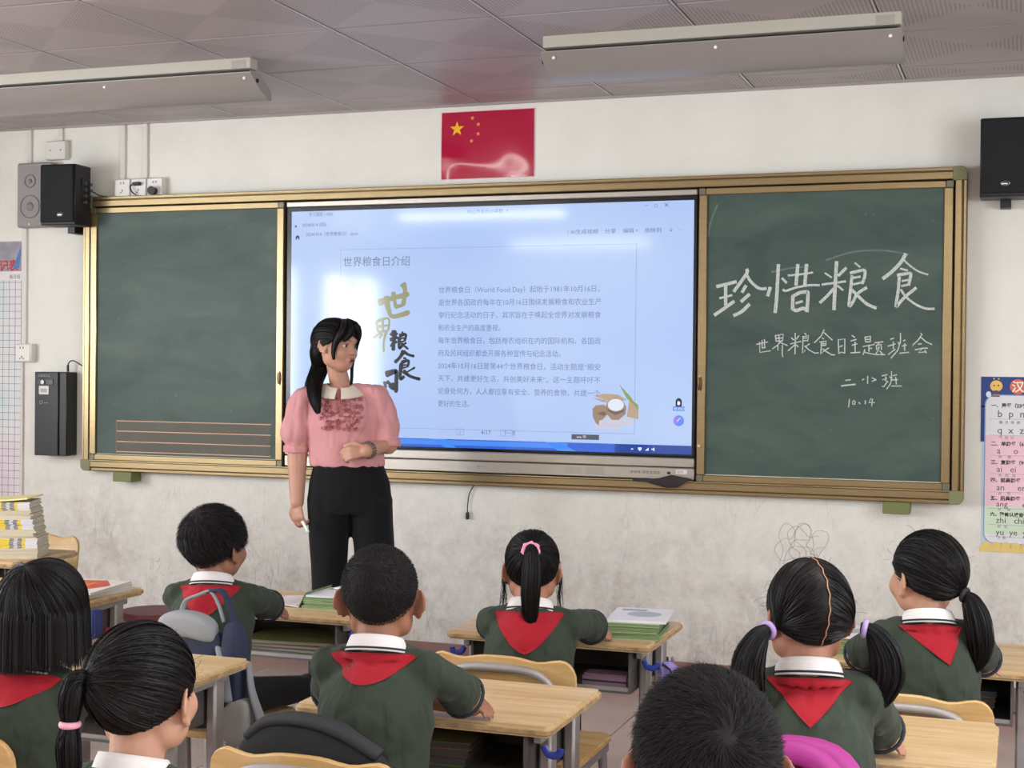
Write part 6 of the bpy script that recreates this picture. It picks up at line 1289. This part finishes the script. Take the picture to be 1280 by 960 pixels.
def side_pony(H, hb, root):
    T_ = Vector((-.36, -.86, .36)).normalized(); add_shell(H, hb, .009, -.08, soft=.08); gather(H, hb, 3200, T_, .009, nape=.0); flyaway(H, hb, 90, .011)
    c0 = H.X(T_*.105); c1 = H.X(T_*.128); scrunch(H.X(T_*.116), H.R@T_, .012, .006, M_TBLK, root); dn = Vector((0, 0, -1)); l_ = Vector((-.5, -.5, 0)).normalized()
    p = [c0, c1, c1+l_*.012+dn*.012, c1+l_*.016+dn*.045, c1+l_*.016+dn*.070, c1+l_*.018+dn*.095, c1+l_*.016+dn*.135, c1+l_*.014+dn*.152, c1+l_*.012+dn*.18, c1+l_*.008+dn*.24]
    tail(hb, p, [.009, .013, .018, .018, .010, .018, .017, .009, .017, .010], 800, .0016)
    scrunch(p[4], (0, 0, 1), .0115, .0055, M_TPALE, root); scrunch(p[7], (0, 0, 1), .0110, .0055, M_TPALE, root)

P1 = pupil('boy with thick black hair sitting at the front-left desk, arms folded, backpack behind him', (-.379, -2.38), .926, -10, 'tan', thick_boy, lean=.08, hs=.95, rz=R(18), scarf=(.088, .085, .0, 1.3), elbow=(.135, .25, .608), legs=.17)
P2 = pupil('boy with cropped hair and protruding ears at the middle desk, arms folded', (.539, -3.26), .964, 14, 'tan', cropped, lean=.08, hs=.93, rz=R(10), scarf=(.090, .055, 0, 1.9), elbow=(.165, .235, .608))
P3 = pupil('girl with a high ponytail in a pink scrunchie at the front centre desk', (.559, -2.35), .900, 16, 'warm', high_pony, lean=.07, hs=.87, rz=R(12), scarf=(.092, .100, 0, 1.6), elbow=(.155, .27, .608))
P4 = pupil('girl with two pigtails and lilac ties, head parted by a zigzag line', (1.404, -3.25), .981, 27, 'warm', pigtails, lean=.07, hs=.92, rz=R(12), scarf=(.078, .078, -.004, 1.1), elbow=(.155, .235, .608))
P5 = pupil('girl with a low ponytail at the right, turning her face to the screen', (1.563, -2.40), .950, 44, 'light', low_pony, lean=.05, rz=R(14), hs=.93, scarf=(.072, .085, .03, 1.1), face=True)
P7 = pupil('girl with bobbed black hair at the left edge', (-.127, -3.47), .917, 14, 'warm', bob, lean=.06, rz=R(-8), hs=.98, scarf=(.098, .060, 0, 2.4), legs=.10, hdx=0)
P8 = pupil('girl at the lower left with a side ponytail in pale pink ties, cheek showing', (.481, -4.02), .921, 2, 'light', side_pony, lean=.05, rz=R(0), hs=.95, scarf=(.080, .07, 0, 1.3), face=True, sh_drop=.150)
P6 = pupil('boy with spiky short hair at the bottom edge, seen from behind and above', (1.452, -4.39), .997, 18, 'tan', spiky, lean=.07, hs=.93, pitch=-10)

# ------------------------------------------------------------------ the teacher (own frame: +y towards the pupils, x to her right)
def teacher():
    root = thing('person', 'woman in a pink puff-sleeved blouse and black trousers standing before the display', 'person', (-.755, -.799, 0), R(-160.5)); ORG[root.name] = Vector()
    H = Head((.030, .02, 1.398), 56, -2, -3, .90, False)
    b = MB(); H.skull(b); limb(b, [Vector((.033, .0, 1.33)), Vector((.015, -.01, 1.245)), Vector((.012, -.012, 1.20))], [.038, .041, .062])
    b.ell((0, 0, 1.08), (.11, .065, .12), 18, 14)
    SR = Vector((.150, -.01, 1.205)); SL = Vector((-.130, -.01, 1.205)); ER = Vector((.182, .0, .955)); WR = Vector((.174, .045, .785)); EL = Vector((-.178, .03, 1.015)); WL = Vector((-.105, .135, .995))
    limb(b, [SR, ER, WR], [.034, .040, .027]); limb(b, [SL, EL, WL], [.034, .040, .028])
    hand(b, WR, (-.10, .20, -1), (.55, .80, 0), 1, 1.0, (.75, .85, .9, .95), .8); hand(b, WL, (.95, .25, -.12), (.1, .95, .45), 1, 1.0, (.75, .85, .9, .95), .6)
    link('body', fuse(b, .0034, 2, .6), M_SKIN['teacher'], root)
    face_parts(H, root, False, True)
    # blouse
    s = MB(); ax = [(-.02, 0, .925, .150, .095), (-.012, 0, .97, .152, .098), (0, .0, 1.03, .140, .094), (0, .008, 1.10, .140, .096), (0, .0, 1.165, .142, .082), (.004, -.006, 1.205, .115, .065), (.010, -.010, 1.225, .072, .056), (.012, -.012, 1.235, .056, .052)]
    s.loft([[(x+rx*math.cos(2*PI*k/28), y+ry*math.sin(2*PI*k/28), z) for k in range(28)] for x, y, z, rx, ry in ax])
    s.ell((.055, .055, 1.10), (.055, .045, .055)); s.ell((-.055, .055, 1.10), (.055, .045, .055))
    for S_, pts, rs in ((SR, [(.120, -.008, 1.205), (.160, -.008, 1.190), (.182, -.006, 1.12), (.190, 0, 1.05), (.188, .0, 1.010)], [.040, .046, .054, .058, .044]), (SL, [(-.105, -.008, 1.210), (-.138, -.006, 1.198), (-.160, .0, 1.135), (-.174, .015, 1.075), (-.176, .028, 1.040)], [.042, .046, .051, .054, .046])): limb(s, [Vector((.03 if S_ is SR else -.02, -.010, 1.205))]+[Vector(p) for p in pts], [.045]+rs, 18)
    me = fuse(s, .006, 6); ruffle(me, .0065, 17, .3); link('blouse', me, M_PINKF, root)
    for c, d in (((.187, .0, .992), (.02, 0, -1)), ((-.180, .03, 1.022), (.05, .08, -1))):
        d = Vector(d).normalized(); c = Vector(c); q = d.orthogonal().normalized(); q2 = d.cross(q)
        MB().loft([[c+d*h+(q*math.cos(a)+q2*math.sin(a))*r_ for a in [2*PI*k/24 for k in range(24)]] for h, r_ in ((-.014, .047), (-.010, .0495), (.010, .0495), (.014, .047))]).build('cuff', M_PINKF, root, smooth=True)
    # lace collar: two flaps
    for a0, a1 in ((R(97), R(262)), (R(-82), R(83))):
        V = []; na, nr = 26, 5
        for i in range(na+1):
            a = a0+(a1-a0)*i/na
            for j in range(nr+1):
                u = j/nr; r_ = .050+.040*u*(1+.05*math.sin(a*26)*u); x = .012+r_*1.12*math.cos(a); y = -.010+r_*1.0*math.sin(a)
                z = 1.252-.034*u**1.3-.018*max(0, math.sin(a))*(1+.3*u); V.append((x, y+.004+.012*max(0, math.sin(a)), z))
        n2 = len(V); f = [(i*(nr+1)+j, i*(nr+1)+j+1, (i+1)*(nr+1)+j+1, (i+1)*(nr+1)+j) for i in range(na) for j in range(nr)]
        m = MB(); m.add(V, f); m.add([(p[0], p[1], p[2]-.003) for p in V], f); m.build('lace_collar', M_LACE, root, smooth=True, recalc=False)
    # curled ribbon roses on the chest
    bv = bmesh.new(); bl = [o for o in root.children if o.name.startswith('blouse')][0]; bv.from_mesh(bl.data); bt = BVHTree.FromBMesh(bv); bv.free(); m = MB()
    for i in range(9):
        for j in range(8):
            x = .080-.0195*i+random.uniform(-.007, .007); z = 1.188-.0155*j+random.uniform(-.006, .006)
            if j > 5 and abs(x) > .070: continue
            h = bt.ray_cast(Vector((x, .4, z)), Vector((0, -1, 0)))
            if h[0] is None: continue
            r_ = random.uniform(.0075, .0115); tx = random.uniform(-1, 1); tz = random.uniform(-1, 1); a0 = random.uniform(0, 6); c = h[0]+Vector((0, .002, 0)); V = []
            for k in range(11): a = a0+k*.62; rr = r_*(1-.05*k); V += [(c.x+rr*math.cos(a)+.3*(c.y-c.y), c.y+.0005*k, c.z+rr*math.sin(a)), (c.x+rr*.8*math.cos(a+.3)+tx*.006, c.y+.009+.0005*k, c.z+rr*.8*math.sin(a+.3)+tz*.006)]
            m.add(V, [(2*k, 2*k+1, 2*k+3, 2*k+2) for k in range(10)])
    tag(m.build('ribbon_roses', mat('rose_pink', 'c98089', .7), root, smooth=True, recalc=False), kind='stuff')
    # trousers: high waist, wide legs
    tr = MB(); W_ = [(-.018, 0, .985, .128, .085), (-.020, 0, .94, .136, .092), (-.025, 0, .86, .160, .105), (-.027, 0, .79, .168, .108), (-.028, 0, .745, .166, .105)]
    tr.loft([[(x+rx*math.cos(2*PI*k/28), y+ry*math.sin(2*PI*k/28), z) for k in range(28)] for x, y, z, rx, ry in W_])
    for sx, cs in ((1, [(.056, .80, .086), (.052, .70, .082), (.052, .55, .072), (.050, .40, .070), (.048, .25, .076), (.046, .10, .082), (.046, .05, .083)]), (-1, [(-.112, .80, .086), (-.118, .70, .082), (-.130, .55, .082), (-.128, .40, .078), (-.126, .25, .080), (-.125, .10, .084), (-.125, .05, .085)])):
        tr.loft([[(x+r_*math.cos(2*PI*k/24), r_*1.1*math.sin(2*PI*k/24), z) for k in range(24)] for x, z, r_ in cs[::-1]])
    me = fuse(tr, .008, 5); ruffle(me, .003, 8, .3); link('trousers', me, M_BLKT, root)
    MB().loft([[(-.018+.131*math.cos(2*PI*k/28), .088*math.sin(2*PI*k/28), z) for k in range(28)] for z in (.945, .99)]).build('waistband', M_BLKT, root, smooth=True)
    for x in (.048, -.125):
        sh = MB(); sh.ell((x, .06, .035), (.042, .115, .036), 16, 10); sh.v = [(p[0], p[1], max(p[2], .001)) for p in sh.v]; sh.build('shoe', mat('shoe_black', '141416', .35), root, smooth=True)
    # bracelet of beads
    d = (WL-EL).normalized(); q = d.orthogonal().normalized(); q2 = d.cross(q); m = MB()
    for row in (0, 1):
        for k in range(18): a = 2*PI*k/18; m.ell(EL.lerp(WL, .86+.09*row)+(q*math.cos(a)+q2*math.sin(a))*.031, (.0048,)*3, 8, 6)
    tag(m.build('bead_bracelet', mat('beads', '6d5c5c', .25, var=.5, vscale=120), root, smooth=True), kind='stuff')
    # hair: combed back, half tied, a long lock over her right shoulder, fringe swept aside
    hb = MB(); add_shell(H, hb, .012, -.30, .0, soft=.08); T_ = Vector((.05, -.95, -.05)).normalized()
    gather(H, hb, 3400, T_, .012, nape=-.3, sel=lambda D: D[:, 1] < .8)
    hb_c = H.X(T_*.108)
    tail(hb, [H.X((.03, -.055, .04)), H.X((.035, -.066, -.03)), Vector((.098, -.035, 1.32)), Vector((.112, .0, 1.265)), Vector((.108, .065, 1.225)), Vector((.098, .100, 1.18)), Vector((.084, .112, 1.135))], [.034, .036, .034, .032, .028, .020, .005], 2400, .0022, flat=.8)
    tail(hb, [H.X((-.01, -.060, .02)), H.X((0, -.070, -.04)), Vector((.112, -.06, 1.30)), Vector((.140, -.07, 1.235)), Vector((.15, -.08, 1.18))], [.034, .034, .030, .024, .006], 1100, .0022)
    # fringe: from the crown parting over the temple to the cheek
    def lock(pts, rad, n, **k): tail(hb, [H.X(p) for p in pts], rad, n, .0016, **k)
    lock([(.01, .045, .112), (.040, .072, .085), (.062, .072, .050), (.072, .058, .010), (.074, .052, -.030), (.070, .055, -.062)], [.012, .018, .018, .011, .006, .002], 500, flat=.5)
    lock([(.005, .050, .112), (.015, .088, .088), (.030, .098, .062), (.044, .096, .040), (.056, .086, .020)], [.012, .018, .016, .010, .003], 400, flat=.45)
    lock([(0, .045, .113), (-.030, .076, .092), (-.055, .072, .060), (-.070, .055, .020), (-.074, .045, -.03), (-.070, .040, -.08), (-.062, .050, -.14), (-.050, .055, -.19)], [.012, .018, .016, .010, .006, .004, .003, .001], 400, flat=.5)
    flyaway(H, hb, 80, .014); hb.build('hair', M_HAIR, root, smooth=True, recalc=False)
    # chalk in her right hand
    o = root.matrix_basis
    bpy.context.view_layer.update(); M_ = root.matrix_world; a = M_@Vector((.145, .095, .715)); e = M_@Vector((.118, .125, .678))
    c = MB().tube([a, e], [.006, .0055], 10).build('chalk_stick', mat('chalk_white', 'e9e9e6', .9)); tag(c, 'short white stick of chalk held in the woman\'s lowered hand', 'chalk'); single(c, a)
    return root
teacher()
